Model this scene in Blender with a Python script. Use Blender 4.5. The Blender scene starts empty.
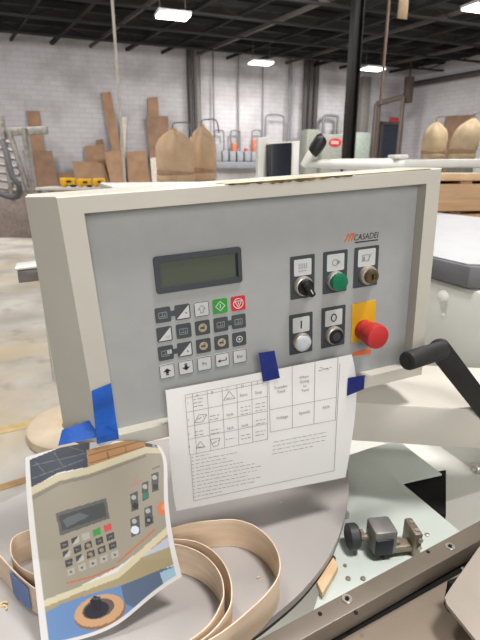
import bpy, bmesh, math, random
from mathutils import Vector, Matrix
random.seed(7)
C = bpy.context.scene.collection
PI = math.pi
# ------------------------------------------------------------------ camera
F, CX, CY = 470.0, 240.0, 320.0
PT = math.atan(150 / 470.0); CP, SP = math.cos(PT), math.sin(PT)
EYE = Vector((0, 0, 1.5))
def ray(px, py):
    x, y = (px - CX) / F, (py - CY) / F
    return Vector((x, CP - y * SP, -SP - y * CP))
def at(px, py, Y):
    d = ray(px, py); return EYE + d * (Y / d.y)
def onz(px, py, z):
    d = ray(px, py); return EYE + d * ((z - 1.5) / d.z)
def onplane(px, py, P, N):
    d = ray(px, py); return EYE + d * ((P - EYE).dot(N) / d.dot(N))
cam = bpy.data.cameras.new('camera'); co = bpy.data.objects.new('camera', cam); C.objects.link(co)
co.location = EYE; co.rotation_euler = (PI / 2 - PT, 0, 0)
cam.sensor_fit = 'VERTICAL'; cam.sensor_height = 24; cam.sensor_width = 18; cam.lens = F / 640 * 24
cam.clip_start = 0.02; cam.clip_end = 200
cam.dof.use_dof = True; cam.dof.focus_distance = .66; cam.dof.aperture_fstop = 7.0
bpy.context.scene.camera = co
# ------------------------------------------------------------------ materials
def lin(c):
    return tuple(((v / 255) / 12.92 if v / 255 <= .04045 else ((v / 255 + .055) / 1.055) ** 2.4) for v in c[:3]) + (1,)
def mat(name, col, rough=.5, metal=0, var=.08, scale=12, bump=0, emit=0, coord='Object', stretch=(1, 1, 1), col2=None, spec=.4):
    m = bpy.data.materials.new(name); m.use_nodes = True; nt = m.node_tree; b = nt.nodes['Principled BSDF']
    b.inputs['Roughness'].default_value = rough; b.inputs['Metallic'].default_value = metal
    b.inputs['Specular IOR Level'].default_value = spec
    tc = nt.nodes.new('ShaderNodeTexCoord'); mp = nt.nodes.new('ShaderNodeMapping'); nz = nt.nodes.new('ShaderNodeTexNoise')
    nt.links.new(tc.outputs[coord], mp.inputs[0]); nt.links.new(mp.outputs[0], nz.inputs[0])
    mp.inputs['Scale'].default_value = stretch
    nz.inputs['Scale'].default_value = scale; nz.inputs['Detail'].default_value = 5
    rp = nt.nodes.new('ShaderNodeValToRGB'); l = lin(col)
    a = lin(col2) if col2 else tuple(v * (1 - var * 2) for v in l[:3]) + (1,)
    z = l if col2 else tuple(min(1, v * (1 + var)) for v in l[:3]) + (1,)
    rp.color_ramp.elements[0].position = .32; rp.color_ramp.elements[1].position = .68
    rp.color_ramp.elements[0].color = a; rp.color_ramp.elements[1].color = z
    nt.links.new(nz.outputs[0], rp.inputs[0]); nt.links.new(rp.outputs[0], b.inputs['Base Color'])
    if bump:
        bp = nt.nodes.new('ShaderNodeBump'); bp.inputs['Strength'].default_value = bump; bp.inputs['Distance'].default_value = .01
        nt.links.new(nz.outputs[0], bp.inputs['Height']); nt.links.new(bp.outputs[0], b.inputs['Normal'])
    if emit:
        b.inputs['Emission Color'].default_value = l; b.inputs['Emission Strength'].default_value = emit
    return m
def vcol_mat(name, rough=.6):
    m = bpy.data.materials.new(name); m.use_nodes = True; nt = m.node_tree; b = nt.nodes['Principled BSDF']
    a = nt.nodes.new('ShaderNodeVertexColor'); a.layer_name = 'ink'
    nt.links.new(a.outputs[0], b.inputs['Base Color']); b.inputs['Roughness'].default_value = rough
    return m
def floor_mat():
    m = bpy.data.materials.new('worn_concrete'); m.use_nodes = True; nt = m.node_tree; b = nt.nodes['Principled BSDF']
    tc = nt.nodes.new('ShaderNodeTexCoord')
    def ns(scale, det, lo, hi, c0, c1, st=(1, 1, 1)):
        mp = nt.nodes.new('ShaderNodeMapping'); mp.inputs['Scale'].default_value = st
        n = nt.nodes.new('ShaderNodeTexNoise'); n.inputs['Scale'].default_value = scale; n.inputs['Detail'].default_value = det
        nt.links.new(tc.outputs['Object'], mp.inputs[0]); nt.links.new(mp.outputs[0], n.inputs[0])
        r = nt.nodes.new('ShaderNodeValToRGB'); r.color_ramp.elements[0].position = lo; r.color_ramp.elements[1].position = hi
        r.color_ramp.elements[0].color = c0; r.color_ramp.elements[1].color = c1; nt.links.new(n.outputs[0], r.inputs[0]); return r
    base = ns(1.6, 8, .35, .65, lin((168, 162, 154)), lin((205, 200, 192)))
    st = ns(.8, 7, .50, .72, (0, 0, 0, 1), (.75, .75, .75, 1), (1, 1.2, 1))
    dk = ns(4, 8, .58, .75, (0, 0, 0, 1), (.6, .6, .6, 1))
    mx = nt.nodes.new('ShaderNodeMixRGB'); mx.inputs[2].default_value = lin((200, 176, 132))
    nt.links.new(st.outputs[0], mx.inputs[0]); nt.links.new(base.outputs[0], mx.inputs[1])
    m2 = nt.nodes.new('ShaderNodeMixRGB'); m2.inputs[2].default_value = lin((132, 126, 118))
    nt.links.new(dk.outputs[0], m2.inputs[0]); nt.links.new(mx.outputs[0], m2.inputs[1])
    nt.links.new(m2.outputs[0], b.inputs['Base Color']); b.inputs['Roughness'].default_value = .55
    return m
def brick_mat(name, dirt):
    m = bpy.data.materials.new(name); m.use_nodes = True; nt = m.node_tree; b = nt.nodes['Principled BSDF']
    tc = nt.nodes.new('ShaderNodeTexCoord'); mp = nt.nodes.new('ShaderNodeMapping')
    mp.inputs['Rotation'].default_value = (PI / 2, 0, 0)
    br = nt.nodes.new('ShaderNodeTexBrick'); br.inputs['Scale'].default_value = 1
    br.inputs['Brick Width'].default_value = .42; br.inputs['Row Height'].default_value = .16; br.inputs['Mortar Size'].default_value = .012
    br.inputs['Color1'].default_value = lin((190, 188, 192)); br.inputs['Color2'].default_value = lin((184, 182, 187)); br.inputs['Mortar'].default_value = lin((174, 172, 175))
    nt.links.new(tc.outputs['Object'], mp.inputs[0]); nt.links.new(mp.outputs[0], br.inputs[0])
    n = nt.nodes.new('ShaderNodeTexNoise'); n.inputs['Scale'].default_value = .8; n.inputs['Detail'].default_value = 8
    nt.links.new(tc.outputs['Object'], n.inputs[0])
    r = nt.nodes.new('ShaderNodeValToRGB'); r.color_ramp.elements[0].position = .46; r.color_ramp.elements[1].position = .72
    r.color_ramp.elements[0].color = (0, 0, 0, 1); r.color_ramp.elements[1].color = (dirt, dirt, dirt, 1); nt.links.new(n.outputs[0], r.inputs[0])
    mx = nt.nodes.new('ShaderNodeMixRGB'); mx.inputs[2].default_value = lin((138, 132, 132))
    nt.links.new(r.outputs[0], mx.inputs[0]); nt.links.new(br.outputs[0], mx.inputs[1]); nt.links.new(mx.outputs[0], b.inputs['Base Color'])
    b.inputs['Roughness'].default_value = .7
    return m
def wood_mat(name, c0, c1, scale=6, st=(1, 1, 8), rough=.55):
    return mat(name, c1, rough, 0, scale=scale, stretch=st, col2=c0)
M = dict(
    floor=floor_mat(), brick=brick_mat('painted_brick', .75), brick2=brick_mat('painted_block', .35),
    deck=mat('dark_roof_deck', (20, 18, 18), .9), joist=mat('dark_steel', (26, 24, 24), .7), joist2=mat('grey_steel', (84, 80, 80), .6),
    column=mat('black_brown_steel', (32, 27, 25), .6, var=.3, scale=4), conduit=mat('dark_conduit', (70, 66, 66), .5), pipe=mat('brown_pipe', (88, 76, 70), .6),
    gpipe=mat('grey_wire', (125, 125, 130), .4), cord=mat('pale_cord', (196, 190, 182), .5), bcord=mat('tan_cord', (120, 100, 84), .6),
    glow=mat('lamp_lens', (255, 255, 255), .5, emit=9), lampbody=mat('lamp_body', (210, 210, 210), .5),
    kraft=mat('cardboard', (158, 126, 100), .8, var=.1, scale=3), kraft2=mat('cardboard_dark', (138, 110, 90), .8, var=.1, scale=3),
    pale=mat('pale_board', (205, 196, 184), .7), bag=mat('dust_bag_cloth', (206, 176, 144), .9, var=.10, scale=5, bump=.4),
    bag2=mat('dust_bag_cream', (210, 188, 154), .9, var=.12, scale=5, bump=.4), bagband=mat('bag_band', (172, 142, 114), .9),
    elec=mat('grey_box', (150, 152, 158), .5), shelfg=mat('grey_shelf', (136, 138, 146), .5), orange=mat('orange_device', (205, 110, 75), .5),
    mgrey=mat('grey_green_cabinet', (140, 142, 134), .5), mgreen=mat('pale_green_cabinet', (158, 168, 160), .5), red=mat('red_paint', (196, 40, 42), .35),
    doorb=mat('navy_door', (52, 58, 74), .5), exitm=mat('red_sign', (190, 60, 60), .5, emit=0), duct=mat('grey_duct', (116, 112, 110), .5),
    yellow=mat('yellow_plastic', (230, 176, 30), .45), black=mat('black_plastic', (24, 24, 26), .45), dgrey=mat('dark_grey_plastic', (58, 60, 64), .5),
    hose=mat('grey_hose', (84, 84, 88), .6), steel=mat('scuffed_steel', (140, 136, 130), .45, .3, var=.2), rust=mat('grimy_steel', (140, 128, 122), .55, .2, var=.1),
    wtube=mat('white_enamel', (200, 199, 193), .4, var=.03), mon=mat('black_screen_face', (28, 30, 38), .35),
    house=mat('cream_enamel', (190, 186, 176), .45, var=.035, scale=5), houset=mat('dusty_edge', (206, 194, 168), .8, var=.25, scale=20),
    face=mat('grey_overlay', (160, 162, 162), .5, var=.02, scale=30), bezel=mat('bezel', (62, 66, 72), .5), lcd=mat('lcd_glass', (84, 91, 80), .22, var=.03, scale=3),
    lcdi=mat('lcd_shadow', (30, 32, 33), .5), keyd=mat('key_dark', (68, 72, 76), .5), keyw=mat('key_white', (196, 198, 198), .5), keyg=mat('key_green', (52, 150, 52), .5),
    keyr=mat('key_red', (196, 44, 54), .5), keyt=mat('key_tan', (172, 158, 130), .5), ink=mat('ink_black', (30, 31, 33), .6), inkw=mat('ink_white', (205, 207, 207), .6),
    inkg=mat('ink_grey', (130, 132, 134), .6), chrome=mat('satin_ring', (188, 180, 168), .3, .6, var=.05), green=mat('green_lens', (20, 112, 78), .25), wbtn=mat('white_lens', (190, 196, 204), .25),
    brass=mat('worn_brass', (120, 104, 78), .35, .8), redm=mat('red_mushroom', (184, 48, 48), .5, var=.05), yel=mat('yellow_label', (220, 170, 32), .5), org=mat('orange_ink', (226, 110, 60), .5),
    paper=mat('white_paper', (226, 225, 224), .75, var=.015, scale=6), pink=mat('paper_ink', (128, 128, 132), .8), tape=mat('blue_tape', (26, 92, 190), .55, var=.18, scale=25, bump=.3), taped=mat('blue_tape_deep', (22, 40, 120), .55, var=.15, scale=25, bump=.3),
    print=vcol_mat('glossy_print', .38), disc=mat('grey_disc', (170, 165, 163), .5, var=.04, scale=4), discrim=mat('disc_rim', (40, 38, 38), .6),
    strip=wood_mat('wood_edge', (212, 188, 162), (226, 204, 180), 5, (3, 3, 24)), shaving=mat('wood_shaving', (226, 196, 150), .7),
    mint=mat('mint_white_plate', (206, 214, 209), .45, var=.04, scale=6), mach=mat('machine_white', (206, 206, 200), .45, var=.03, scale=4), arm=mat('arm_white', (200, 195, 186), .45, var=.05, scale=5),
    lid=mat('lid_white', (172, 172, 177), .5, var=.03), lidg=mat('lid_grey', (104, 104, 108), .55), bar=mat('brown_bar', (116, 107, 97), .38, .25, var=.1, scale=9), barp=mat('tan_plate', (138, 125, 111), .42, .2, var=.08, scale=7),
    guard=mat('guard_plate', (166, 156, 146), .4, .2, var=.04), screw=mat('screw_steel', (196, 192, 184), .3, .7), hole=mat('dark_recess', (14, 13, 13), .9), rubber=mat('black_rubber', (38, 37, 37), .6, var=.1, scale=40, bump=.2),
    clampb=mat('cast_grey', (140, 138, 136), .45, .4, var=.15, scale=30), clampd=mat('blue_black_cast', (36, 38, 48), .45), tanst=mat('tan_steel', (158, 146, 128), .45, .4, var=.2, scale=30),
    lumber=wood_mat('board_stack', (188, 152, 118), (206, 170, 134), 4, (1, 1, 14)), lumber2=wood_mat('pale_pine', (214, 180, 140), (230, 200, 162), 5, (1, 6, 1)), wooden=wood_mat('pale_birch', (214, 194, 166), (230, 214, 190), 6, (1, 1, 1)),
    nylon=mat('white_cap', (226, 226, 218), .4),
)
# ------------------------------------------------------------------ mesh helpers
def nb(): return bmesh.new()
def box(bm, c, s, rot=None, bev=0):
    t = bmesh.new(); bmesh.ops.create_cube(t, size=1)
    for v in t.verts: v.co = Vector((v.co.x * s[0], v.co.y * s[1], v.co.z * s[2]))
    if bev: bmesh.ops.bevel(t, geom=t.edges[:], offset=bev, segments=2, affect='EDGES', profile=.5)
    R = (rot or Matrix.Identity(3)).to_4x4()
    merge(bm, t, Matrix.Translation(Vector(c)) @ R)
def merge(bm, t, X=None):
    mp = {}
    for v in t.verts: mp[v] = bm.verts.new(X @ v.co if X else v.co)
    for f in t.faces:
        try: bm.faces.new([mp[v] for v in f.verts])
        except ValueError: pass
    t.free()
def prism(bm, pts, ext, bev=0):
    """closed polygon pts extruded by vector ext"""
    t = bmesh.new(); pts = [Vector(p) for p in pts]; ext = Vector(ext)
    a = [t.verts.new(p) for p in pts]; b = [t.verts.new(p + ext) for p in pts]; n = len(pts)
    t.faces.new(a); t.faces.new(b[::-1])
    for i in range(n): t.faces.new((a[i], b[i], b[(i + 1) % n], a[(i + 1) % n]))
    bmesh.ops.recalc_face_normals(t, faces=t.faces[:])
    if bev: bmesh.ops.bevel(t, geom=t.edges[:], offset=bev, segments=2, affect='EDGES', profile=.5)
    merge(bm, t)
def frame(ax):
    ax = Vector(ax).normalized(); u = ax.cross(Vector((0, 0, 1)))
    if u.length < 1e-3: u = Vector((1, 0, 0))
    u.normalize(); return u, ax.cross(u).normalized(), ax
def tube(bm, pts, r, seg=8, cap=True):
    pts = [Vector(p) for p in pts]; rings = []; n = len(pts); u0 = None
    for i, p in enumerate(pts):
        t = (pts[min(i + 1, n - 1)] - pts[max(i - 1, 0)]).normalized()
        if u0 is None: u, w, _ = frame(t)
        else:
            u = (u0 - t * u0.dot(t)).normalized(); w = t.cross(u)
        u0 = u; rr = r[i] if isinstance(r, (list, tuple)) else r
        rings.append([bm.verts.new(p + (u * math.cos(2 * PI * k / seg) + w * math.sin(2 * PI * k / seg)) * rr) for k in range(seg)])
    for a, b in zip(rings, rings[1:]):
        for k in range(seg): bm.faces.new((a[k], a[(k + 1) % seg], b[(k + 1) % seg], b[k]))
    if cap:
        bm.faces.new(rings[0][::-1]); bm.faces.new(rings[-1])
def lathe(bm, prof, c, ax, seg=32, fold=None):
    """prof: list of (radius, height along ax)"""
    u, w, a = frame(ax); c = Vector(c); rings = []
    for (r, h) in prof:
        ring = []
        for k in range(seg):
            th = 2 * PI * k / seg; rr = r * (1 + (fold(th, h) if fold else 0))
            ring.append(bm.verts.new(c + a * h + (u * math.cos(th) + w * math.sin(th)) * max(rr, 1e-5)))
        rings.append(ring)
    for a1, b1 in zip(rings, rings[1:]):
        for k in range(seg): bm.faces.new((a1[k], a1[(k + 1) % seg], b1[(k + 1) % seg], b1[k]))
    bm.faces.new(rings[0][::-1]); bm.faces.new(rings[-1])
def smooth_path(pts, n=6):
    pts = [Vector(p) for p in pts]; out = []
    for i in range(len(pts) - 1):
        p0 = pts[max(i - 1, 0)]; p1 = pts[i]; p2 = pts[i + 1]; p3 = pts[min(i + 2, len(pts) - 1)]
        for k in range(n):
            t = k / n
            out.append(.5 * ((2 * p1) + (p2 - p0) * t + (2 * p0 - 5 * p1 + 4 * p2 - p3) * t * t + (3 * p1 - p0 - 3 * p2 + p3) * t ** 3))
    out.append(pts[-1]); return out
def obj(name, bm, m, parent=None, origin=None, smooth=35, inner=None):
    """link bm (built in world coordinates) as ONE mesh object; its origin sits at its base"""
    bmesh.ops.recalc_face_normals(bm, faces=bm.faces[:])
    me = bpy.data.meshes.new(name); bm.to_mesh(me); bm.free()
    return link(name, me, m, parent, origin, smooth)
def link(name, me, m, parent=None, origin=None, smooth=35):
    o = bpy.data.objects.new(name, me); C.objects.link(o)
    for mm in (m if isinstance(m, (list, tuple)) else [m]): me.materials.append(mm)
    if parent is not None:
        o.parent = parent
        W = world(parent); me.transform(W.inverted())
    else:
        if origin is None:
            vs = [v.co for v in me.vertices]
            lo = [min(v[i] for v in vs) for i in range(3)]; hi = [max(v[i] for v in vs) for i in range(3)]
            origin = Vector(((lo[0] + hi[0]) / 2, (lo[1] + hi[1]) / 2, lo[2]))
        me.transform(Matrix.Translation(-Vector(origin))); o.location = origin
    if smooth and len(me.polygons):
        me.shade_smooth(); me.set_sharp_from_angle(angle=math.radians(smooth))
    return o
def world(o):
    Mx = o.matrix_basis.copy()
    while o.parent is not None:
        o = o.parent; Mx = o.matrix_basis @ Mx
    return Mx
def tag(o, label, cat, group=None, kind=None):
    o['label'] = label; o['category'] = cat
    if group: o['group'] = group
    if kind: o['kind'] = kind
    return o
def thing(name, label, cat, loc=(0, 0, 0), group=None, rot=None):
    o = bpy.data.objects.new(name, None); C.objects.link(o)
    o.matrix_basis = Matrix.Translation(Vector(loc)) @ (rot.to_4x4() if rot else Matrix.Identity(4))
    return tag(o, label, cat, group)
def struct(name, bm, m, origin=None):
    o = obj(name, bm, m, None, origin); o['kind'] = 'structure'; return o
def text_mesh(body, size, fn, align='CENTER', depth=0):
    """text outlines as a bmesh whose flat points are mapped through fn(x, y)"""
    cu = bpy.data.curves.new('t', 'FONT'); cu.body = body; cu.size = size; cu.align_x = align; cu.align_y = 'CENTER'; cu.resolution_u = 3
    t = bpy.data.objects.new('t', cu); C.objects.link(t)
    dg = bpy.context.evaluated_depsgraph_get(); me = bpy.data.meshes.new_from_object(t.evaluated_get(dg))
    bpy.data.objects.remove(t); bpy.data.curves.remove(cu)
    bm = bmesh.new(); bm.from_mesh(me); bpy.data.meshes.remove(me)
    for v in bm.verts: v.co = fn(v.co.x, v.co.y)
    return bm

# ------------------------------------------------------------------ hall frame
YAW = math.radians(20.6)
RD = Vector((math.cos(YAW), math.sin(YAW), 0)); FD = Vector((-math.sin(YAW), math.cos(YAW), 0))
WA = at(0, 170, 16.5); WA.z = 0                       # a point on the back wall line
ZC = at(0, 28, 16.5).z                                # ceiling height
def wall(px, py, off=0): return onplane(px, py, WA - FD * off, FD)
CRN = wall(410, 64); CRN.z = 0
RW = onz(480, 52, ZC); RW.z = 0
SD = (RW - CRN).normalized()                          # right wall runs this way towards the camera
bm = nb(); box(bm, (6, 14, -.05), (60, 52, .1)); struct('floor', bm, M['floor'], (0, 0, 0))
p0 = WA - RD * 12; p1 = CRN + RD * .0
bm = nb(); box(bm, ((0, 0, ZC / 2)), (1, 1, 1))
for v in bm.verts: pass
bm.free()
L = (p1 - p0).length
bm = nb(); box(bm, (L / 2, .1, ZC / 2), (L, .2, ZC)); w = struct('wall_back', bm, M['brick'], (0, 0, 0)); w.location = p0; w.rotation_euler = (0, 0, YAW)
aS = math.atan2(SD.y, SD.x)
bm = nb(); box(bm, (14, .1, ZC / 2), (28, .2, ZC)); w = struct('wall_right', bm, M['brick2'], (0, 0, 0)); w.location = CRN; w.rotation_euler = (0, 0, aS)
bm = nb(); box(bm, (6, 14, ZC + .06), (60, 52, .1)); struct('ceiling', bm, M['deck'])
# roof joists: light bars along the right wall, heavy trusses along the back wall
def bar(bm, a, b, wd, ht):
    a, b = Vector(a), Vector(b); d = b - a; s = Vector((-d.y, d.x, 0)).normalized() * wd / 2
    prism(bm, [a - s, b - s, b + s, a + s], (0, 0, ht))
for i in range(9):
    q = WA - FD * (1.6 + i * 1.75) - RD * 4; e = q + RD * 30
    bm = nb(); bar(bm, q + Vector((0, 0, ZC - .16)), e + Vector((0, 0, ZC - .16)), .16, .14)
    bar(bm, q + Vector((0, 0, ZC - .42)), e + Vector((0, 0, ZC - .42)), .10, .05)
    k = 0.0
    while k < 29:
        a = q + RD * k + Vector((0, 0, ZC - .4)); b_ = q + RD * (k + .9) + Vector((0, 0, ZC - .1))
        tube(bm, [a, b_], .016, 4); tube(bm, [b_, b_ + RD * .9 - Vector((0, 0, .3))], .016, 4); k += 1.8
    struct('trim_%d' % (i + 1), bm, M['joist'])
for i in range(20):
    q = CRN - RD * (1.0 + i * 1.2) + Vector((0, 0, ZC - .30)); e = q + SD * 24
    bm = nb(); bar(bm, q, e, .06 + .05 * (i % 2), .09); struct('trim_%d' % (i + 11), bm, M['joist2'] if i % 3 == 1 else M['joist'])
# steel column
cpt = at(353, 80, 9.5)
bm = nb(); x, y = cpt.x, cpt.y
Rz = Matrix.Rotation(YAW, 3, 'Z')
for dy in (-.085, .085): box(bm, Vector((x, y, ZC / 2)) + Rz @ Vector((dy, 0, 0)), (.022, .15, ZC), Rz)
box(bm, (x, y, ZC / 2), (.17, .02, ZC), Rz)
struct('column', bm, M['column'])
# high-bay lamps
def lamp(px, py, word, power=150, pt=None):
    p = pt or onz(px, py, ZC - .75)
    t = thing('ceiling_light', word, 'light', p, 'square high-bay ceiling lights', Matrix.Rotation(YAW, 3, 'Z'))
    def lc(a, b, c): return p + Rz @ Vector((a, b, c))
    bm = nb(); box(bm, lc(0, 0, .04), (.78, .5, .07), Rz, .02); obj('housing', bm, M['lampbody'], t)
    bm = nb(); box(bm, lc(0, 0, -.01), (.72, .45, .03), Rz); obj('lens', bm, M['glow'], t)
    for sx in (-.3, .3): bm = nb(); tube(bm, [lc(sx, 0, .07), lc(sx, 0, .7)], .012, 5); obj('hanger_rod', bm, M['joist2'], t)
    li = bpy.data.lights.new('lamp', 'AREA'); li.shape = 'RECTANGLE'; li.size = .9; li.size_y = .7; li.energy = power; li.color = (1, .97, .93)
    lo = bpy.data.objects.new('lamp', li); C.objects.link(lo); lo.location = p - Vector((0, 0, .06))
lamp(173, 16, 'lit ceiling lamp high above the left brick wall, largest in the photo')
lamp(261, 63, 'lit ceiling lamp hanging in front of the back wall between conduits and column')
lamp(373, 69, 'lit ceiling lamp hanging just beside the black steel column')
lamp(482, 8, 'lit ceiling lamp cut by the top corner above the right wall')
# ------------------------------------------------------------------ things on and along the back wall
def sheet(name, label, cat, quad, off_t, off_b, m, group=None, th=.03):
    """leaning board: top edge at off_t from the back wall, foot on the floor at off_b; quad = TL, TR, BR, BL in the photo frame"""
    (a, b, c, d) = quad
    tl, tr = wall(*a, off_t), wall(*b, off_t)
    def foot(top, p, q):
        # follow the side edge to the floor
        e = wall(*q, (off_t + off_b) / 2); dr = e - top; k = top.z / max(1e-3, -dr.z)
        f = top + dr * k; f = f - FD * ((f - WA).dot(-FD) * -1 + 0) * 0
        base = f + FD * ((WA - f).dot(FD)) - FD * off_b
        return Vector((base.x, base.y, .0))
    bl, br = foot(tl, a, d), foot(tr, b, c)
    bm = nb(); prism(bm, [tl, tr, br, bl], -FD * th); o = obj(name, bm, m, None)
    return tag(o, label, cat, group)
K, K2 = M['kraft'], M['kraft2']; G = 'cardboard sheets leaning on the back wall'
sheet('cardboard_sheet', 'tall narrow cardboard sheet leaning on the wall beside the metal rack', 'cardboard', ((26, 111), (39, 111), (44, 152), (32, 152)), .05, .7, K, G)
sheet('cardboard_sheet', 'wide cardboard sheet standing in front of the tall narrow sheet near the metal rack', 'cardboard', ((33.5, 150), (52, 151), (58, 182), (38, 183)), .5, .95, K2, G)
sheet('cardboard_sheet', 'low dark cardboard offcut just right of the sheet near the metal rack', 'cardboard', ((56, 173), (73, 172), (74, 183), (57, 184)), .5, .8, K2, G)
sheet('cardboard_sheet', 'square cardboard sheet behind the low sheet, left of the tall leaning plank', 'cardboard', ((84.5, 146), (103, 144), (108, 166), (87, 167)), .15, .6, K, G)
sheet('cardboard_sheet', 'small cardboard corner poking up behind the square sheet beside the plank', 'cardboard', ((96, 140), (103, 139), (106, 160), (98, 160)), .06, .45, K2, G)
sheet('cardboard_sheet', 'low tilted cardboard sheet in front of the square sheet', 'cardboard', ((72, 161), (103, 163), (109, 180), (76, 183)), .5, .9, K, G)
sheet('plank', 'tall thin brown plank leaning far to one side against the back wall', 'plank', ((100.5, 93), (110.5, 92), (125, 178), (117, 178)), .05, .75, K)
sheet('pale_board', 'narrow white board leaning just right of the tall brown plank', 'board', ((120, 117), (127, 117), (125, 150), (121, 150)), .05, .5, M['pale'])
sheet('cardboard_sheet', 'tilted cardboard sheet standing before the foot of the tall plank', 'cardboard', ((104, 152), (122, 150), (125, 179), (110, 181)), .85, 1.2, K, G)
sheet('cardboard_sheet', 'ragged cardboard sheet right of the hanging white cord', 'cardboard', ((126, 152), (145, 150), (151, 180), (128, 181)), .5, .9, K, G)
sheet('cardboard_sheet', 'narrow cardboard strip rising behind the broad brown sheet beside the bags', 'cardboard', ((147, 98), (157.5, 97), (160, 130), (150, 131)), .05, .4, K, G)
sheet('cardboard_sheet', 'broad brown cardboard sheet leaning left of the tan dust bags', 'cardboard', ((145.5, 117), (168, 116), (170, 155), (150, 157)), .25, .7, K2, G)
sheet('pale_board', 'small white board standing left of the tan dust bags', 'board', ((150, 158), (159, 157), (160, 180), (152, 180)), .85, 1.2, M['pale'])
# vertical conduits
def vpipe(px, y0, y1, r, m, off=.1, label=None, group=None, name='conduit', ztop=None, zbot=None):
    a, b = wall(px, y0, off), wall(px, y1, off); b = Vector((a.x, a.y, b.z))
    if ztop: a.z = ztop
    if zbot is not None: b.z = zbot
    bm = nb(); tube(bm, [a, b], r, 8)
    o = obj(name, bm, m); return tag(o, label, 'pipe', group)
g = 'vertical conduits on the back wall'
for px, r, m, lb in ((189, .09, M['conduit'], 'dark conduit running up the wall behind the tan dust bags, thinner of the pair'), (196.5, .13, M['duct'], 'thick grey pipe running up the wall behind the tan dust bags'),
                     (213, .03, M['gpipe'], 'thin grey drop pipe right of the thick wall pipe'), (238.5, .03, M['gpipe'], 'thin grey drop pipe above the grey boxes under the middle lamp'),
                     (263, .03, M['gpipe'], 'thin grey drop pipe directly below the middle lamp'), (291, .07, M['gpipe'], 'pale grey pipe left of the trio of dark conduits'),
                     (306.5, .09, M['conduit'], 'leftmost dark conduit of the trio left of the steel column'), (312, .09, M['conduit'], 'middle dark conduit of the trio left of the steel column'), (317.5, .09, M['conduit'], 'rightmost dark conduit of the trio left of the steel column')):
    vpipe(px, 60, 147 if r < .05 else 150, r, m, .15, lb, g, ztop=ZC - .1, zbot=None if r < .05 else 1.2)
# duct and cabinets
def wbox(name, label, cat, x0, y0, x1, y1, dep, m, off=0, bev=.03, parent=None, group=None, floor=False):
    a = wall(x0, y1, off + dep); b = wall(x1, y1, off + dep); c = wall(x1, y0, off + dep); d = wall(x0, y0, off + dep)
    zb = 0 if floor else a.z
    pts = [Vector((d.x, d.y, d.z)), Vector((c.x, c.y, d.z)), Vector((c.x, c.y, zb)), Vector((d.x, d.y, zb))]
    bm = nb(); prism(bm, pts, FD * dep, bev)
    if parent: return obj(name, bm, m, parent)
    return tag(obj(name, bm, m), label, cat, group)
wbox('air_duct', 'flat grey vertical duct on the wall behind the hanging brown cord', 'duct', 364, 76, 372, 134, .4, M['duct'])
ca = wall(324, 157, .9); t = thing('machine_cabinet', 'grey machine cabinet with a red oval badge beside the steel column', 'cabinet', (ca.x, ca.y, 0))
wbox('body', '', '', 323, 134, 346, 157, .7, M['mgrey'], .3, .05, t, None, True)
bm = nb(); c_ = wall(335, 142.5, 1.0); lathe(bm, [(.28, 0), (.28, .02)], c_, -FD, 20)
for v in bm.verts: v.co.z = c_.z + (v.co.z - c_.z) * .55
obj('badge', bm, M['red'], t)
bm = nb(); c_ = wall(335, 142.5, 1.025)
for k in range(4): box(bm, c_ + RD * (-.14 + .09 * k), (.045, .01, .12), Rz)
obj('badge_lettering', bm, M['inkw'], t)
bm = nb(); c_ = wall(339, 133, .5); tube(bm, [c_, c_ + Vector((0, 0, .45))], .1, 10); obj('chimney_stub', bm, M['mgrey'], t)
wbox('machine_cabinet', 'small grey cabinet left of the cabinet with the red badge', 'cabinet', 307, 129, 321, 152, .5, M['mgrey'], .3, .05, None, None, True)
wbox('machine_cabinet', 'pale green cabinet under the flat grey wall duct', 'cabinet', 357, 132, 371.5, 157, .6, M['mgreen'], .1, .05, None, None, True)
def hoop(name, label, xl, xr, yt, yb, r=.035, off=.3, group=None):
    a, b, c, d = wall(xl, yb, off), wall(xl, yt, off), wall(xr, yt, off), wall(xr, yb, off)
    b.x, b.y = a.x, a.y; c = Vector((d.x, d.y, b.z)); k = .25
    pts = smooth_path([a, a.lerp(b, .8), b.lerp(c, .12), b.lerp(c, .88), d.lerp(c, .8), d], 4)
    bm = nb(); tube(bm, pts, r, 6); return tag(obj(name, bm, M['gpipe']), label, 'pipe', group)
hoop('wire_hoop', 'tall grey bent pipe left of the trio of dark conduits', 265, 283, 115, 150)
hoop('wire_hoop', 'grey bent pipe on top of the grey cabinets beside the column', 323, 337, 115.5, 134, .06)
# row of grey boxes on the wall, with small hooks
sh = wbox('wall_shelf', 'long grey shelf carrying the row of small grey boxes', 'shelf', 214, 161.5, 266, 168.5, .5, M['shelfg'])
g = 'row of grey boxes on the wall shelf'
words = ['first, next to the dust bags', 'second from the dust bags', 'third from the dust bags', 'fourth from the dust bags', 'fifth from the dust bags', 'last, beside the black-faced box']
for k, (x0, yt) in enumerate(((215.5, 144), (222.5, 151), (230, 151), (237.5, 151.5), (245, 151.5), (252, 151.5))):
    o = wbox('grey_box', 'small grey box in the row on the wall shelf, ' + words[k], 'box', x0, yt, x0 + 6, 161.3, .35, M['elec'], .05, .03, None, g)
for x, yt, lb in ((232.5, 143, 'orange device standing behind the third grey box on the wall shelf'), (253, 139.5, 'orange device standing behind the last grey box on the wall shelf'), (246, 148, 'tiny orange device between the two larger orange ones on the wall shelf')):
    wbox('orange_device', lb, 'device', x, yt, x + 4.5 if yt < 145 else x + 2.5, 151.3, .2, M['orange'], .1, .02, None, 'orange devices on the wall shelf')
g = 'wire loops above the grey boxes'
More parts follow.
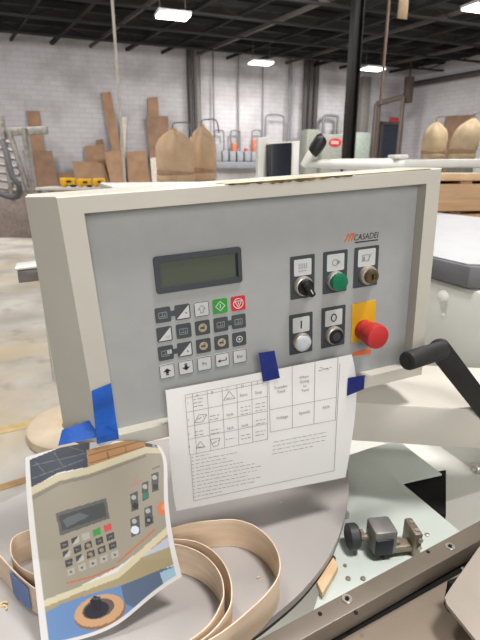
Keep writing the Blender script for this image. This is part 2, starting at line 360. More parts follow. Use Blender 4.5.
for x, lb in ((215, 'wire loop on the wall above the first grey box'), (231, 'wire loop on the wall above the third grey box'), (252, 'wire loop on the wall above the last grey box')):
    hoop('wire_hoop', lb, x, x + 9, 130.5, 151, .03, .2, g)
# door, sign, pipe rack on the right end of the back wall
dr = wbox('door_1', None, None, 383.5, 124, 399.5, 160, .06, M['doorb'], 0, .0, None, None, True)
for k in ('label', 'category'): 
    if k in dr: del dr[k]
dr['kind'] = 'structure'
bm = nb()
a, b = wall(382, 123, .08), wall(401, 123, .08)
for q in (a, b): box(bm, (q.x, q.y, a.z / 2), (.12, .1, a.z), Rz)
mid = (a + b) / 2; box(bm, (mid.x, mid.y, a.z), ((b - a).length + .12, .1, .12), Rz)
o = obj('door_frame', bm, M['joist2'], dr)
wbox('exit_sign', 'small red sign on the wall above the navy door', 'sign', 391, 117.5, 399, 122, .12, M['exitm'], 0, .02)
t0 = wall(377, 104, .6); t1 = wall(406, 97, 1.6)
bm = nb()
for px, yt in ((376.5, 104), (379, 104), (403.5, 96)):
    q = wall(px, yt, .6 if px < 390 else 1.4); tube(bm, [q, Vector((q.x, q.y, 0))], .09, 8)
tube(bm, [wall(376, 104, .6), wall(404, 96.5, 1.4)], .1, 8)
tag(obj('pipe_stand', bm, M['pipe']), 'brown pipe gantry standing before the navy door', 'gantry')
q = wall(408.5, 90, 1.3); bm = nb(); box(bm, q, (.3, .25, .95), Rz, .02); tube(bm, [q + Vector((0, 0, .45)), q + Vector((0, 0, 1.9))], .04, 6)
tag(obj('junction_box', bm, M['pipe']), 'tall brown box on a thin pipe at the room corner', 'box')
# right wall pipe
def rwall(px, py, off=0):
    N = Vector((-SD.y, SD.x, 0)); return onplane(px, py, CRN - N * 0 + (N * off if N.dot(-CRN) > 0 else -N * off), N)
bm = nb(); tube(bm, [rwall(409, 85, .25), rwall(480, 72.5, .25), rwall(480, 72.5, .25) + SD * 3], .1, 10)
tag(obj('wall_pipe', bm, M['conduit']), 'dark horizontal pipe along the white right wall', 'pipe')
# cardboard behind the cream bags (leans on the right wall)
N_ = Vector((-SD.y, SD.x, 0)); N_ = N_ if N_.dot(-CRN) > 0 else -N_
tl, tr = rwall(446, 116, .08), rwall(474, 115, .08)
bm = nb(); prism(bm, [tl, tr, Vector((tr.x, tr.y, 0)) + N_ * .5, Vector((tl.x, tl.y, 0)) + N_ * .5], N_ * .03)
tag(obj('cardboard_sheet', bm, K2), 'large brown cardboard sheet on the right wall behind the cream dust bags', 'cardboard')
# hanging cords
def vline(px0, py0, Y, zb, r, m, name, label, cat):
    a = at(px0, py0, Y); bm = nb(); tube(bm, [Vector((a.x, a.y, ZC)), Vector((a.x, a.y, zb))], r, 6)
    return tag(obj(name, bm, m), label, cat)
vline(120, 110, 5.0, 1.2, .014, M['cord'], 'hanging_cable', 'thin white cord hanging from the ceiling before the brick wall', 'cord')
vline(384, 60, 9.0, 2.6, .025, M['bcord'], 'hanging_cable', 'brown cord hanging right of the steel column', 'cord')
tg = at(403, 8, 8.0); t = thing('hanging_tag', 'tan tag hanging from the ceiling near the right wall', 'tag', tg)
bm = nb(); box(bm, tg, (.17, .02, .28), Rz, .004); obj('card', bm, mat('tan_tag', (166, 140, 112), .7), t)
bm = nb(); tube(bm, [tg + Vector((0, 0, .14)), Vector((tg.x, tg.y, ZC))], .008, 5); obj('string', bm, M['bcord'], t)
# ------------------------------------------------------------------ dust collector bags
def dust_bag(xl, xr, yt, yb, Y, m, label, group, lean=0, seed=0):
    rad = (xr - xl) / 2 / F * Y * (1.0 if xl < 300 else .93); cxp = (xl + xr) / 2
    top, bot = at(cxp, yt, Y), at(cxp, yb, Y); h = top.z - bot.z
    base = Vector((bot.x, bot.y, 0)); t = thing('dust_bag', label, 'bag', base, group)
    rnd = random.Random(seed); ph = [rnd.random() * 6 for _ in range(4)]
    def fold(th, z): 
        k = max(0, z / h); return .05 * math.sin(3 * th + ph[0]) * k + (.16 * math.sin(7 * th + ph[1]) + .09 * math.sin(11 * th + ph[2])) * k ** 2.5 + .03 * math.sin(2 * th + 9 * z + ph[3])
    prof = [(rad * .9, 0), (rad * .97, .04 * h), (rad * 1.0, .12 * h), (rad * .93, .17 * h), (rad * 1.0, .24 * h), (rad * 1.02, .4 * h), (rad * 1.0, .55 * h), (rad * .92, .68 * h), (rad * .74, .79 * h), (rad * .48, .88 * h), (rad * .25, .94 * h), (rad * .14, .97 * h), (rad * .17, h)]
    bm = nb(); lathe(bm, prof, Vector((bot.x, bot.y, bot.z)), (0, 0, 1), 40, fold)
    for v in bm.verts: v.co.x += lean * max(0, (v.co.z - bot.z) / h) ** 2
    obj('cloth_bag', bm, m, t, smooth=70)
    bm = nb(); lathe(bm, [(rad * .97, 0), (rad * .99, .03), (rad * .99, .05), (rad * .97, .07)], Vector((bot.x, bot.y, bot.z + .15 * h)), (0, 0, 1), 40); obj('strap', bm, M['bagband'], t)
    bm = nb(); lathe(bm, [(rad * .8, 0), (rad * .95, .05), (rad * .95, .3), (rad * .9, .34)], Vector((bot.x, bot.y, bot.z - .33)), (0, 0, 1), 32); obj('drum', bm, M['mgrey'], t)
    for k in range(3):
        th = 2 * PI * k / 3 + .5; e = Vector((math.cos(th), math.sin(th), 0)) * rad * .8
        bm = nb(); tube(bm, [Vector((bot.x, bot.y, bot.z - .3)) + e, base + e * 1.1], .025, 6); obj('leg', bm, M['mgrey'], t)
    bm = nb(); tp = Vector((bot.x + lean, bot.y, top.z)); 
    tube(bm, smooth_path([tp - Vector((0, 0, .02)), tp + Vector((0, 0, .05)), tp + Vector((.08, .05, .07)), tp + Vector((.2, .1, .06)), tp + Vector((.23, .12, -.10))], 4), .010, 6)
    obj('hanger_wire', bm, M['gpipe'], t)
    return t
dust_bag(158, 194, 128, 183, 6.6, M['bag'], 'tan cloth dust bag beside the leaning cardboard, nearer the hanging white cord', 'tan dust bags', -.01, 1)
dust_bag(189, 216, 124.5, 181, 7.1, M['bag'], 'tan cloth dust bag next to the row of grey boxes, partly behind its twin', 'tan dust bags', .01, 2)
dust_bag(420, 444, 121, 160, 8.4, M['bag2'], 'cream cloth dust bag nearer the navy door', 'cream dust bags', .0, 3)
dust_bag(448, 474, 117, 160, 8.0, M['bag2'], 'cream cloth dust bag with a slumped top before the cardboard on the right wall', 'cream dust bags', .12, 4)
# ------------------------------------------------------------------ metal rack with hose at the far left
r0 = at(12, 203, 11.0)
t = thing('metal_rack', 'grimy metal rack with rungs standing at the left edge before the brick wall', 'rack', (r0.x, r0.y, 0))
def rk(px, py, dy=0): return at(px, py, 11.0 + dy)
bm = nb(); a = rk(-10, 192); b = rk(34, 192); 
prism(bm, [a, b, Vector((b.x, b.y, 0)), Vector((a.x, a.y, 0))], (0, .8, 0), .02); obj('base', bm, M['rust'], t)
for px, top in ((1, 116), (24, 128)):
    bm = nb(); a = rk(px, top); tube(bm, [a, Vector((a.x, a.y, .9))], .07, 6); obj('post', bm, M['steel'], t)
bm = nb(); a, b = rk(0, 128), rk(46, 126); prism(bm, [a, b, b - Vector((0, 0, .16)), a - Vector((0, 0, .16))], (0, .12, 0), .01); obj('top_rail', bm, M['steel'], t)
for k in range(7):
    bm = nb(); tube(bm, [rk(0, 140 + 8 * k), rk(13 + 1.6 * k, 143 + 8 * k)], .05, 6); obj('rung', bm, M['rust'], t)
bm = nb(); a, b = rk(9, 132), rk(28, 190); tube(bm, [a, b], .06, 6); tube(bm, [rk(25, 150), rk(34, 190)], .05, 6); obj('brace', bm, M['steel'], t)
bm = nb(); tube(bm, smooth_path([rk(2, 140, -.5), rk(7, 155, -.6), rk(12, 175, -.7), rk(19, 186, -.7), rk(18, 196, -.6), rk(6, 196, -.5), rk(-6, 190, -.5)], 6), .06, 10)
obj('hose', bm, M['hose'], t)['label'] = 'dark drooping hose'
# bench with yellow tools
b0 = at(75, 190, 9.0)
t = thing('workbench', 'long white workbench standing before the leaning cardboard', 'bench', (b0.x, b0.y, 0))
a, b = at(35, 187.5, 9.0), at(150, 187.5, 9.0); zt = a.z
bm = nb(); prism(bm, [a, b, b + Vector((0, .7, 0)), a + Vector((0, .7, 0))], (0, 0, -.05), .006); obj('bench_top', bm, M['wtube'], t)
for q in (a + Vector((.06, .06, 0)), b + Vector((-.06, .06, 0)), a + Vector((.06, .64, 0)), b + Vector((-.06, .64, 0))):
    bm = nb(); box(bm, (q.x, q.y, (zt - .05) / 2), (.07, .07, zt - .05)); obj('leg', bm, M['steel'], t)
def tool(px0, px1, py, label):
    a, b = at(px0, py, 9.15), at(px1, py, 9.15); w_ = b.x - a.x; c = (a + b) / 2
    h = c.z - zt
    t = thing('power_tool', label, 'tool', (c.x, c.y, zt), 'yellow power tools on the workbench')
    bm = nb(); box(bm, (c.x, c.y, zt + h * .6), (w_ * .95, .14, h * .75), None, .03); box(bm, (c.x - w_ * .3, c.y, zt + h * .35), (w_ * .25, .12, h * .7), None, .02); obj('body', bm, M['yellow'], t)
    bm = nb(); box(bm, (c.x + w_ * .28, c.y, zt + h * .22), (w_ * .3, .11, h * .44), None, .02); box(bm, (c.x + w_ * .1, c.y - .06, zt + h * .6), (w_ * .3, .05, h * .25), None, .01); obj('grip', bm, M['black'], t)
tool(60, 76, 177.5, 'yellow and black power tool at the left end of the workbench')
tool(77, 92, 178.5, 'yellow and black power tool in the middle of the workbench')
tool(93, 105, 178, 'yellow and black power tool nearest the hanging cord on the workbench')
# ------------------------------------------------------------------ board stacks at the right
t_ = Vector((1, 0, 0))
def slab(name, label, cat, px0, px1, yt, yb, Y, dep, m, group=None, bev=.006, zb=None):
    a, b, c = at(px0, yt, Y), at(px1, yt, Y), at(px0, yb, Y); z1, z0 = a.z, c.z if zb is None else zb
    yaw = Vector((.985, .174, 0)); L_ = b.x - a.x; q = Vector((a.x, a.y, z0)); bk = Vector((-.174, .985, 0)) * dep
    bm = nb(); prism(bm, [q, q + yaw * L_, q + yaw * L_ + bk, q + bk], (0, 0, z1 - z0), bev)
    return tag(obj(name, bm, m), label, cat, group)
slab('board_bundle', 'thin bundle of pale boards topping the stack at the right', 'boards', 418, 560, 173.5, 181, 3.6, 1.2, M['lumber2'], 'bundles of boards at the right')
slab('board_bundle', 'thick brown bundle of boards in the middle of the stack at the right', 'boards', 416, 560, 184.5, 212, 3.55, 1.25, M['lumber'], 'bundles of boards at the right')
slab('board_bundle', 'lowest bundle of boards in the stack, just above the white machine lid', 'boards', 412, 560, 216, 216, 3.5, 1.25, M['lumber'], 'bundles of boards at the right', zb=0.0)
for px, y0, y1, lb in ((464, 181, 184.5, 'wooden spacer block under the thin pale bundle, towards its right'), (424, 181, 184.5, 'wooden spacer block under the thin pale bundle near the console corner'), (452, 212, 216, 'wooden spacer block under the thick brown bundle, in its middle'), (530, 181, 184.5, 'wooden spacer block beyond the frame under the pale bundle'), (540, 212, 216, 'wooden spacer block beyond the frame under the brown bundle')):
    a = at(px, y0, 3.75); z1 = a.z; z0 = at(px, y1, 3.7).z
    ex = (px - 418) / F * 3.6 * .174
    bm = nb(); box(bm, (a.x, a.y + ex + .4, (z0 + z1) / 2), (.09, 1.0, z1 - z0)); tag(obj('spacer_block', bm, M['lumber2']), lb, 'block', 'spacers between the board bundles')
# ------------------------------------------------------------------ white fittings behind the console
t = thing('saw_rail', 'long white beam running behind the console towards the right edge', 'rail', at(405, 175, 2.9) * 1)
bm = nb(); a, b = at(333, 160, 2.9), at(520, 158.5, 2.9); prism(bm, [a, b, b - Vector((0, 0, .05)), a - Vector((0, 0, .05))], (0, .12, 0), .012); obj('beam', bm, M['wtube'], t)
for f_ in (.1, .42):
    q = a.lerp(b, f_); bm = nb(); box(bm, (q.x, q.y + .06, (q.z - .05) / 2), (.06, .06, q.z - .05)); obj('post', bm, M['mach'], t)
t = thing('lever_arm', 'white lever tube with black grip rising behind the console top', 'lever', at(345, 172, 1.9))
bm = nb(); tube(bm, [at(305, 163.5, 1.9), at(345, 164, 1.9), at(402, 165, 1.9)], [.014, .020, .026], 14); obj('tube', bm, M['wtube'], t)
bm = nb(); tube(bm, [at(303, 166, 1.89), at(311, 154, 1.88), at(316, 147, 1.88)], [.013, .017, .016], 12); obj('neck', bm, M['wtube'], t)
bm = nb(); tube(bm, smooth_path([at(312, 155, 1.88), at(316, 148, 1.88), at(320.5, 141, 1.88), at(324.5, 137.5, 1.88)], 4), [.017, .020, .022, .024, .025, .026, .026, .026, .026, .025, .023, .02, .012][:13], 12); obj('grip', bm, M['black'], t)
bm = nb(); q = at(398, 157, 1.9); box(bm, q, (.062, .05, .016), Rz, .005); tube(bm, [q, q - Vector((0, 0, .03))], .012, 8); obj('cap', bm, M['wtube'], t)
bm = nb(); q = at(402, 166, 1.9); box(bm, (q.x + .03, q.y + .03, q.z - .04), (.09, .12, .06), Rz, .006); box(bm, (q.x + .03, q.y + .03, (q.z - .07) / 2), (.08, .08, q.z - .07), Rz); obj('post', bm, M['wtube'], t)
t = thing('machine_box', 'white upright machine box with a black face behind the console top', 'machine box', at(280, 176, 1.5))
bm = nb(); q = at(258.5, 137.5, 1.5); e = at(270, 136, 1.56); z0 = 1.30
prism(bm, [q, e, e + FD * .02, q + FD * .02], (0, 0, z0 - q.z), .003); obj('side_plate', bm, M['wtube'], t)
bm = nb(); a, b = at(271.5, 144, 1.5), at(292, 142.5, 1.53); prism(bm, [a, b, b + FD * .03, a + FD * .03], (0, 0, z0 - a.z), .003); obj('dark_face', bm, M['mon'], t)
bm = nb(); a, b = at(292.3, 142.3, 1.53), at(300, 141, 1.53); prism(bm, [a, b, b + FD * .12, a + FD * .12], (0, 0, z0 - a.z), .003)
a, b = at(270, 142.6, 1.51), at(300, 140.8, 1.54); prism(bm, [a, b, b + FD * .12, a + FD * .12], (0, 0, -.006), .001); obj('side_plate', bm, M['wtube'], t)
# ------------------------------------------------------------------ machine body
ZD = .92                                              # height of the coil table
def hz(px, py, z): return onz(px, py, z)
t = thing('edge_banding_machine', 'white machine body behind and beneath the grey control console', 'machine', (.3, 1.2, 0))
bm = nb(); q = Vector((-.10, .62, 0)); prism(bm, [q, q + RD * 1.5, q + RD * 1.5 + FD * 1.2, q + FD * 1.2], (0, 0, .84), .01); obj('base', bm, M['mach'], t)
a = at(40, 285, 1.15); q = Vector((a.x, a.y, .955))
bm = nb(); prism(bm, [q, q + RD * .75, q + RD * .75 + FD * .5, q + FD * .5], (0, 0, a.z - .955), .008); obj('upper_body', bm, M['mach'], t)
bm = nb(); q2 = q + RD * .2 + FD * .05; q2.z = .8; prism(bm, [q2, q2 + RD * .5, q2 + RD * .5 + FD * .4, q2 + FD * .4], (0, 0, .66), .008)
q2 = at(290, 200, 1.46); q2.z = 1.2; prism(bm, [q2, q2 + RD * .35, q2 + RD * .35 + FD * .4, q2 + FD * .4], (0, 0, .11), .004); obj('pedestal', bm, M['mach'], t)
# right-hand housing: the face seen is its side, running away from the camera
Q = at(432, 278, 1.12); SN = RD
def side(px, py, off=0): return onplane(px, py, Q - SN * off, SN)
zl = Q.z
q = Q - FD * .9; q.z = .80
bm = nb(); prism(bm, [q, q + FD * 2.4, q + FD * 2.4 + RD * 1.0, q + RD * 1.0], (0, 0, zl - .80), .012); obj('side_housing', bm, M['mach'], t)
# lid: grey edge with a chamfered near corner and a white top
e1 = onplane(467, 287, Q - SN * .012, SN); e1.z = zl
nr = e1 - FD * .0; far = Q + FD * 1.5; far.z = zl; far = far - SN * .012; zz = side(437, 258).z
pts = [far, nr, nr - FD * .10 + RD * .14, nr - FD * .10 + RD * .9, far + RD * .9]
hl = onplane(467, 268, Q - SN * .012, SN).z - zl
bm = nb(); prism(bm, [p + Vector((0, 0, .004)) for p in pts], (0, 0, hl), .003); ld = obj('lid', bm, M['lidg'], t)
bm = nb(); cc = (far + nr) / 2 + RD * .4
prism(bm, [p + (cc - p) * .02 + Vector((0, 0, hl + .0045)) for p in pts], (0, 0, .003)); obj('lid_top', bm, M['lid'], ld)
def bolt(px, py, r, name='bolt', m='screw', off=.0):
    c = side(px, py, off); bm = nb(); lathe(bm, [(r, 0), (r, .006), (r * .8, .010), (r * .4, .0105)], c, -SN, 16); lathe(bm, [(r * .5, .009), (r * .5, .018), (r * .35, .02)], c, -SN, 6)
    return obj(name, bm, M[m], t)
bm = nb(); c = side(444, 296); lathe(bm, [(.014, -.004), (.014, .006), (.010, .012), (.004, .014)], c, -SN, 20); obj('plug', bm, M['nylon'], t)
bolt(444, 379, .014); bolt(457, 390, .008); bolt(434, 449, .010); bolt(478, 468, .012)
bm = nb(); c = side(425, 447); lathe(bm, [(.012, -.004), (.012, .006), (.008, .010)], c, -SN, 18); obj('plug', bm, M['nylon'], t)
bm = nb(); c = side(443, 315); lathe(bm, [(.004, 0), (.004, .003), (.002, .004)], c, -SN, 10); obj('plug', bm, M['nylon'], t)
# bracket poking out at the left
t2 = thing('metal_bracket', 'grey channel bracket with white top sticking out left of the console', 'bracket', at(25, 285, 1.2))
a, b = at(17, 271, 1.2), at(70, 265, 1.24); bm = nb(); prism(bm, [a, b, b - Vector((0, 0, .033)), a - Vector((0, 0, .033))], FD * .06, .003); obj('channel', bm, M['steel'], t2)
bm = nb(); a, b = at(14.5, 268.5, 1.19), at(72, 262, 1.23); prism(bm, [a, b, b + FD * .085, a + FD * .085], (0, 0, -.006), .002); obj('top_plate', bm, M['wtube'], t2)
# round wooden roll on the floor
c = onz(78, 424, 0.05); t2 = thing('veneer_roll', 'flat round pale wood roll lying on the floor left of the console', 'roll', (c.x, c.y, 0))
bm = nb(); lathe(bm, [(.27, 0), (.285, .01), (.285, .06), (.27, .07), (.11, .07), (.10, .06)], Vector((c.x, c.y, 0)), (0, 0, 1), 48); obj('roll_body', bm, M['wooden'], t2)
bm = nb(); lathe(bm, [(.09, .0), (.09, .062), (.07, .064)], Vector((c.x, c.y, .0)), (0, 0, 1), 32); obj('core', bm, M['kraft'], t2)
# floor tape
def floorstrip(quad, label, m):
    bm = nb(); prism(bm, [onz(*p, .001) for p in quad], (0, 0, .002)); tag(obj('floor_tape', bm, m), label, 'tape')
floorstrip(((-20, 432), (40, 418), (40, 425), (-20, 439)), 'worn yellow tape line on the floor left of the console', mat('faded_yellow', (206, 180, 128), .7, var=.1))
floorstrip(((-20, 491), (35, 474), (35, 480), (-20, 497)), 'tan tape line on the floor just behind the grey coil table', mat('tan_tape', (186, 150, 104), .7, var=.1))
# ------------------------------------------------------------------ coil table (grey disc plate)
dp = [(348, 470), (349, 485), (347, 505), (341, 530), (328, 558), (303, 590), (271, 618), (240, 640), (150, 700), (20, 720), (-60, 640), (-50, 560), (-20, 520), (0, 504), (23, 492), (60, 472), (110, 452), (170, 438), (240, 432), (300, 440), (335, 455)]
pl = [hz(px, py, ZD) for px, py in dp]; pl = smooth_path(pl + [pl[0]], 4)[:-1]
t = thing('coil_table', 'round grey coil table plate under the wooden strips and prints', 'table', (-.1, .7, .6))
bm = nb(); prism(bm, [p - Vector((0, 0, .0)) for p in pl], (0, 0, -.012)); obj('plate', bm, M['disc'], t)
cc = sum(pl, Vector()) / len(pl)
bm = nb(); prism(bm, [p + (cc - p) * .006 - Vector((0, 0, .0125)) for p in pl], (0, 0, -.008)); obj('edge_band', bm, M['discrim'], t)
bm = nb(); tube(bm, [Vector((.05, .72, .84)), Vector((.05, .72, ZD - .02))], .05, 20); obj('pivot', bm, M['steel'], t)
# wooden strips standing on edge
def strip(name, label, path, h, m, th=.0016, z=ZD + .0008, close=False):
    p = smooth_path([hz(px, py, z) for px, py in path], 8); bm = nb(); n = len(p); rings = []
    for i, q in enumerate(p):
        tg_ = (p[min(i + 1, n - 1)] - p[max(i - 1, 0)]); tg_.z = 0; tg_.normalize(); s = Vector((-tg_.y, tg_.x, 0)) * th / 2
        rings.append([bm.verts.new(q - s), bm.verts.new(q + s), bm.verts.new(q + s + Vector((0, 0, h))), bm.verts.new(q - s + Vector((0, 0, h)))])
    for a, b in zip(rings, rings[1:]):
        for k in range(4): bm.faces.new((a[k], a[(k + 1) % 4], b[(k + 1) % 4], b[k]))
    bm.faces.new(rings[0]); bm.faces.new(rings[-1])
    return tag(obj(name, bm, m, smooth=40), label, 'strip', 'wooden edging strips on the coil table')
HS = .052
strip('wood_strip', 'outermost looped wooden edging strip reaching furthest right on the grey plate', [(46, 606), (26, 596), (16, 580), (22, 562), (60, 552), (120, 556), (165, 556), (190, 550), (213, 547), (234, 546), (253, 552), (269, 566), (278, 584), (278, 603), (268, 621), (250, 640), (222, 664), (180, 690)], HS, M['strip'])
strip('wood_strip', 'middle looped wooden edging strip, larger of the two nested inner loops', [(110, 590), (135, 575), (160, 568), (178, 566.5), (196, 569), (211, 577), (223, 590), (230, 606), (232, 622), (229, 640), (212, 664), (180, 688)], HS, M['strip'])
strip('wood_strip', 'innermost looped wooden edging strip nested inside the other loops', [(105, 600), (130, 582), (155, 573), (177, 572), (196, 578), (210, 588), (220, 602), (224, 618), (222, 633), (208, 658), (175, 684)], HS, M['strip'])
strip('wood_strip', 'wooden edging strip curving past the left edge with blue tape on it', [(-30, 540), (-12, 562), (4, 580), (20, 598), (34, 611), (46, 619)], HS * .9, M['strip'])
# blue tape around the left strip
p = smooth_path([hz(px, py, ZD + .004) for px, py in ((15, 592.5), (22, 600), (33, 610))], 4); bm = nb()
for a, b in zip(p, p[1:]):
    n_ = Vector((b.y - a.y, a.x - b.x, 0)).normalized() * .0022
    n_ = n_ if n_.y < 0 else -n_
    prism(bm, [a + n_, b + n_, b + n_ + Vector((0, 0, .040)), a + n_ + Vector((0, 0, .040))], -n_ * .3)
tag(obj('tape_piece', bm, mat('faded_blue_tape', (104, 128, 178), .6)), 'faded blue tape wrapped on the wooden strip at the left edge', 'tape')
for k, (px, py, rz, lb) in enumerate(((4, 612, .3, 'curled pale wood shaving on the plate in the lower left corner'), (7, 606, 1.2, 'smaller pale wood shaving beside the curled one in the lower left corner'))):
    c = hz(px, py, ZD); bm = nb(); pts = [c + Vector((math.cos(rz + a * .5) * .003 * a, math.sin(rz + a * .5) * .003 * a, .0015 + .001 * math.sin(a))) for a in range(1, 7 - 2 * k)]
    tube(bm, pts, .0014, 5); tag(obj('wood_shaving', bm, M['shaving']), lb, 'shaving', 'wood shavings')
for px, py, lb in ((258.5, 578, 'tiny pale wood chip inside the largest strip loop'), (281, 503, 'tiny white speck of sawdust on the plate below the table sheet')):
    c = hz(px, py, ZD); bm = nb(); box(bm, c + Vector((0, 0, .001)), (.005, .002, .002), Matrix.Rotation(.5, 3, 'Z')); tag(obj('wood_chip', bm, M['shaving']), lb, 'chip')
# ------------------------------------------------------------------ mint plate, slot and clamp, at the right of the coil table
ZM = .895
mp = [(346, 456), (370, 448), (398, 440), (442, 474), (402, 483), (462, 533), (470, 575), (400, 640), (300, 650), (320, 590), (338, 540), (346, 505)]
bm = nb(); prism(bm, [hz(px, py, ZM) for px, py in mp], (0, 0, -.004), .0008); tag(obj('mint_plate', bm, M['mint']), 'pale mint metal plate right of the grey coil table', 'plate')
bm = nb(); prism(bm, [hz(px, py, ZM - .008) for px, py in ((398, 478), (446, 470), (446, 515), (430, 512))], (0, 0, -.01)); tag(obj('opening_darkness', bm, M['hole']), 'black sheet standing for the darkness in the triangular opening beside the mint plate', 'opening')  # black sheet paints the darkness below the opening
t = thing('strip_clamp', 'grey adjusting clamp with round knob on the mint plate', 'clamp', hz(385, 552, ZM))
CS = 1.15
u_ = (hz(415, 545, ZM) - hz(350, 552, ZM)); u_.z = 0; u_.normalize(); v_ = Vector((-u_.y, u_.x, 0)); Rc = Matrix((u_, v_, Vector((0, 0, 1)))).transposed()
def cl(px, py, z): return hz(px, py, z)
c = cl(352.5, 536, ZM + .025); bm = nb(); lathe(bm, [(.017, -.009), (.0205, -.007), (.0205, .006), (.018, .009), (.008, .0095)], c, u_, 28); obj('knob', bm, M['dgrey'], t)
c2 = cl(381, 537, ZM + .027); bm = nb(); tube(bm, [c, c2], .0055, 10); lathe(bm, [(.010, .013), (.010, .018)], c, u_, 6); obj('spindle', bm, M['tanst'], t)
bm = nb(); box(bm, c2 + Vector((0, 0, .003)), (.039, .040, .046), Rc, .005); obj('block', bm, M['clampb'], t)
bm = nb(); box(bm, c2 - v_ * .0195 - u_ * .003 - Vector((0, 0, .002)), (.030, .006, .030), Rc, .002); obj('block_face', bm, M['clampd'], t)
c3 = cl(402, 545, ZM + .014); bm = nb(); box(bm, c3, (.040, .020, .012), Rc, .002); box(bm, c2 + u_ * .022 - Vector((0, 0, .012)), (.014, .028, .022), Rc, .003); obj('link', bm, M['tanst'], t)
c4 = cl(412, 537, ZM + .022); bm = nb(); box(bm, c4, (.014, .040, .046), Rc, .003); obj('bracket', bm, M['tanst'], t)
bm = nb()
for dz, dv in ((.012, -.0), (-.002, -.008)): lathe(bm, [(.004, 0), (.004, .003)], c4 - v_ * .0205 + Vector((0, 0, dz)) + u_ * (.002), -v_, 12)
for dv in (-.011, .008): lathe(bm, [(.0035, 0), (.0035, .002)], c4 + v_ * dv + Vector((0, 0, .023)), (0, 0, 1), 12)
obj('screw', bm, M['screw'], t)
for k, (px, py, r) in enumerate(((345, 566, .003), (348, 579, .004), (363, 579, .004), (382, 558, .004), (427, 535, .004), (420, 541, .005))):
    c = hz(px, py, ZM); bm = nb(); lathe(bm, [(r, 0), (r, .002), (r * .6, .003)], c, (0, 0, 1), 12)
    tag(obj('plate_screw', bm, M['screw'] if k > 3 else M['rust']), ['small screw on the mint plate nearest the coil table edge', 'screw on the mint plate below the knob of the clamp', 'screw on the mint plate below the clamp block', 'screw at the foot of the clamp block', 'small screw right of the clamp bracket', 'shiny round screw just under the clamp bracket'][k], 'screw', 'screws on the mint plate')
# wood offcut and bits under the plate edge
bm = nb(); prism(bm, [hz(px, py, ZM + .0005) for px, py in ((316, 588), (333, 562), (338, 572), (322, 600))], (0, 0, .012), .002); tag(obj('wood_offcut', bm, M['lumber2']), 'pale wood offcut stuck beside the coil table edge', 'offcut')
bm = nb(); prism(bm, [hz(px, py, ZM + .0005) for px, py in ((322, 566), (330, 556), (336, 562), (328, 574))], (0, 0, .010), .002); tag(obj('metal_tab', bm, M['brass']), 'dark brass tab beside the coil table edge', 'tab')
bm = nb(); c = hz(346, 517, ZM); lathe(bm, [(.006, 0), (.006, .008), (.004, .012)], c, (0, 0, 1), 12); tag(obj('plate_screw', bm, M['screw']), 'upright bolt beside the right rim of the coil table', 'screw')
# ------------------------------------------------------------------ brown bar, tan plate and guard in the lower right
ZB = .975
t = thing('guide_bar', 'long brown metal guide bar with screws crossing the lower right', 'bar', hz(390, 580, .9))
tp = [hz(px, py, ZB) for px, py in ((495, 512), (236, 651), (236, 676), (495, 532))]
bm = nb(); prism(bm, tp, (0, 0, -.03), .0015); obj('bar', bm, M['bar'], t)
dn = Vector((0, 0, 1))
for px, py, r in ((450, 547, .0068), (347, 599.5, .0068)):
    c = hz(px, py, ZB); bm = nb(); lathe(bm, [(r, 0), (r, .0015), (r * .92, .0022), (r * .6, .0022), (r * .55, .0008)], c, dn, 20); s_ = obj('screw', bm, M['screw'], t)
    bm = nb(); lathe(bm, [(r * .42, .0006), (r * .42, .0024)], c, dn, 6); obj('socket', bm, M['hole'], s_)
for px, py in ((320, 614), (356, 613), (428, 552)):
    c = hz(px, py, ZB); bm = nb(); lathe(bm, [(.0028, 0), (.0028, .0006)], c, dn, 10); obj('hole', bm, M['hole'], t)
bm = nb(); prism(bm, [hz(px, py, ZB - .032) for px, py in ((500, 550.5), (286, 670), (420, 760), (620, 700))], (0, 0, -.02), .0015); tag(obj('tan_plate', bm, M['barp']), 'flat tan machine plate in front of the brown guide bar', 'plate')
bm = nb(); prism(bm, [hz(px, py, ZB - .034) for px, py in ((500, 520), (236, 655), (236, 700), (500, 560))], (0, 0, -.004)); tag(obj('slot_shade', bm, M['hole']), 'dark sheet standing for the shaded slot along the front of the brown guide bar', 'channel')  # dark sheet paints the shade in the gap before the bar
bm = nb(); c = hz(463, 569, ZB - .032); lathe(bm, [(.003, 0), (.003, .001)], c, dn, 10); tag(obj('plate_screw', bm, M['rust']), 'small dark screw on the tan plate beside the guard', 'screw')
gp = [hz(px, py, ZB + .02) for px, py in ((500, 520), (478, 548), (450, 588), (444.5, 597), (447, 604), (476, 640), (500, 670), (560, 690), (560, 540))]
bm = nb(); prism(bm, gp, (0, 0, -.006), .001); t = tag(obj('guard_plate', bm, M['guard']), 'smooth greyish guard plate with rounded corner at the right edge', 'guard')
bm = nb(); q = hz(443, 598, ZB - .02); box(bm, q + Vector((.012, -.004, .012)), (.02, .012, .04), Rz, .001); obj('foot', bm, M['hole'], t)
# ------------------------------------------------------------------ support arm under the console
ZA = 1.105
a0, a1 = hz(330, 401, ZA), hz(560, 414, ZA)
bk = Vector((.03, .19, 0)); dl = a0.z - at(352, 439.5, a0.y).z
t0_ = a0 + (a0 - a1).normalized() * .2
bm = nb(); prism(bm, [t0_, a1, a1 + bk, t0_ + bk], (0, 0, -dl), .004); tag(obj('support_arm', bm, M['arm']), 'cream square support arm passing under the console to the right', 'arm')
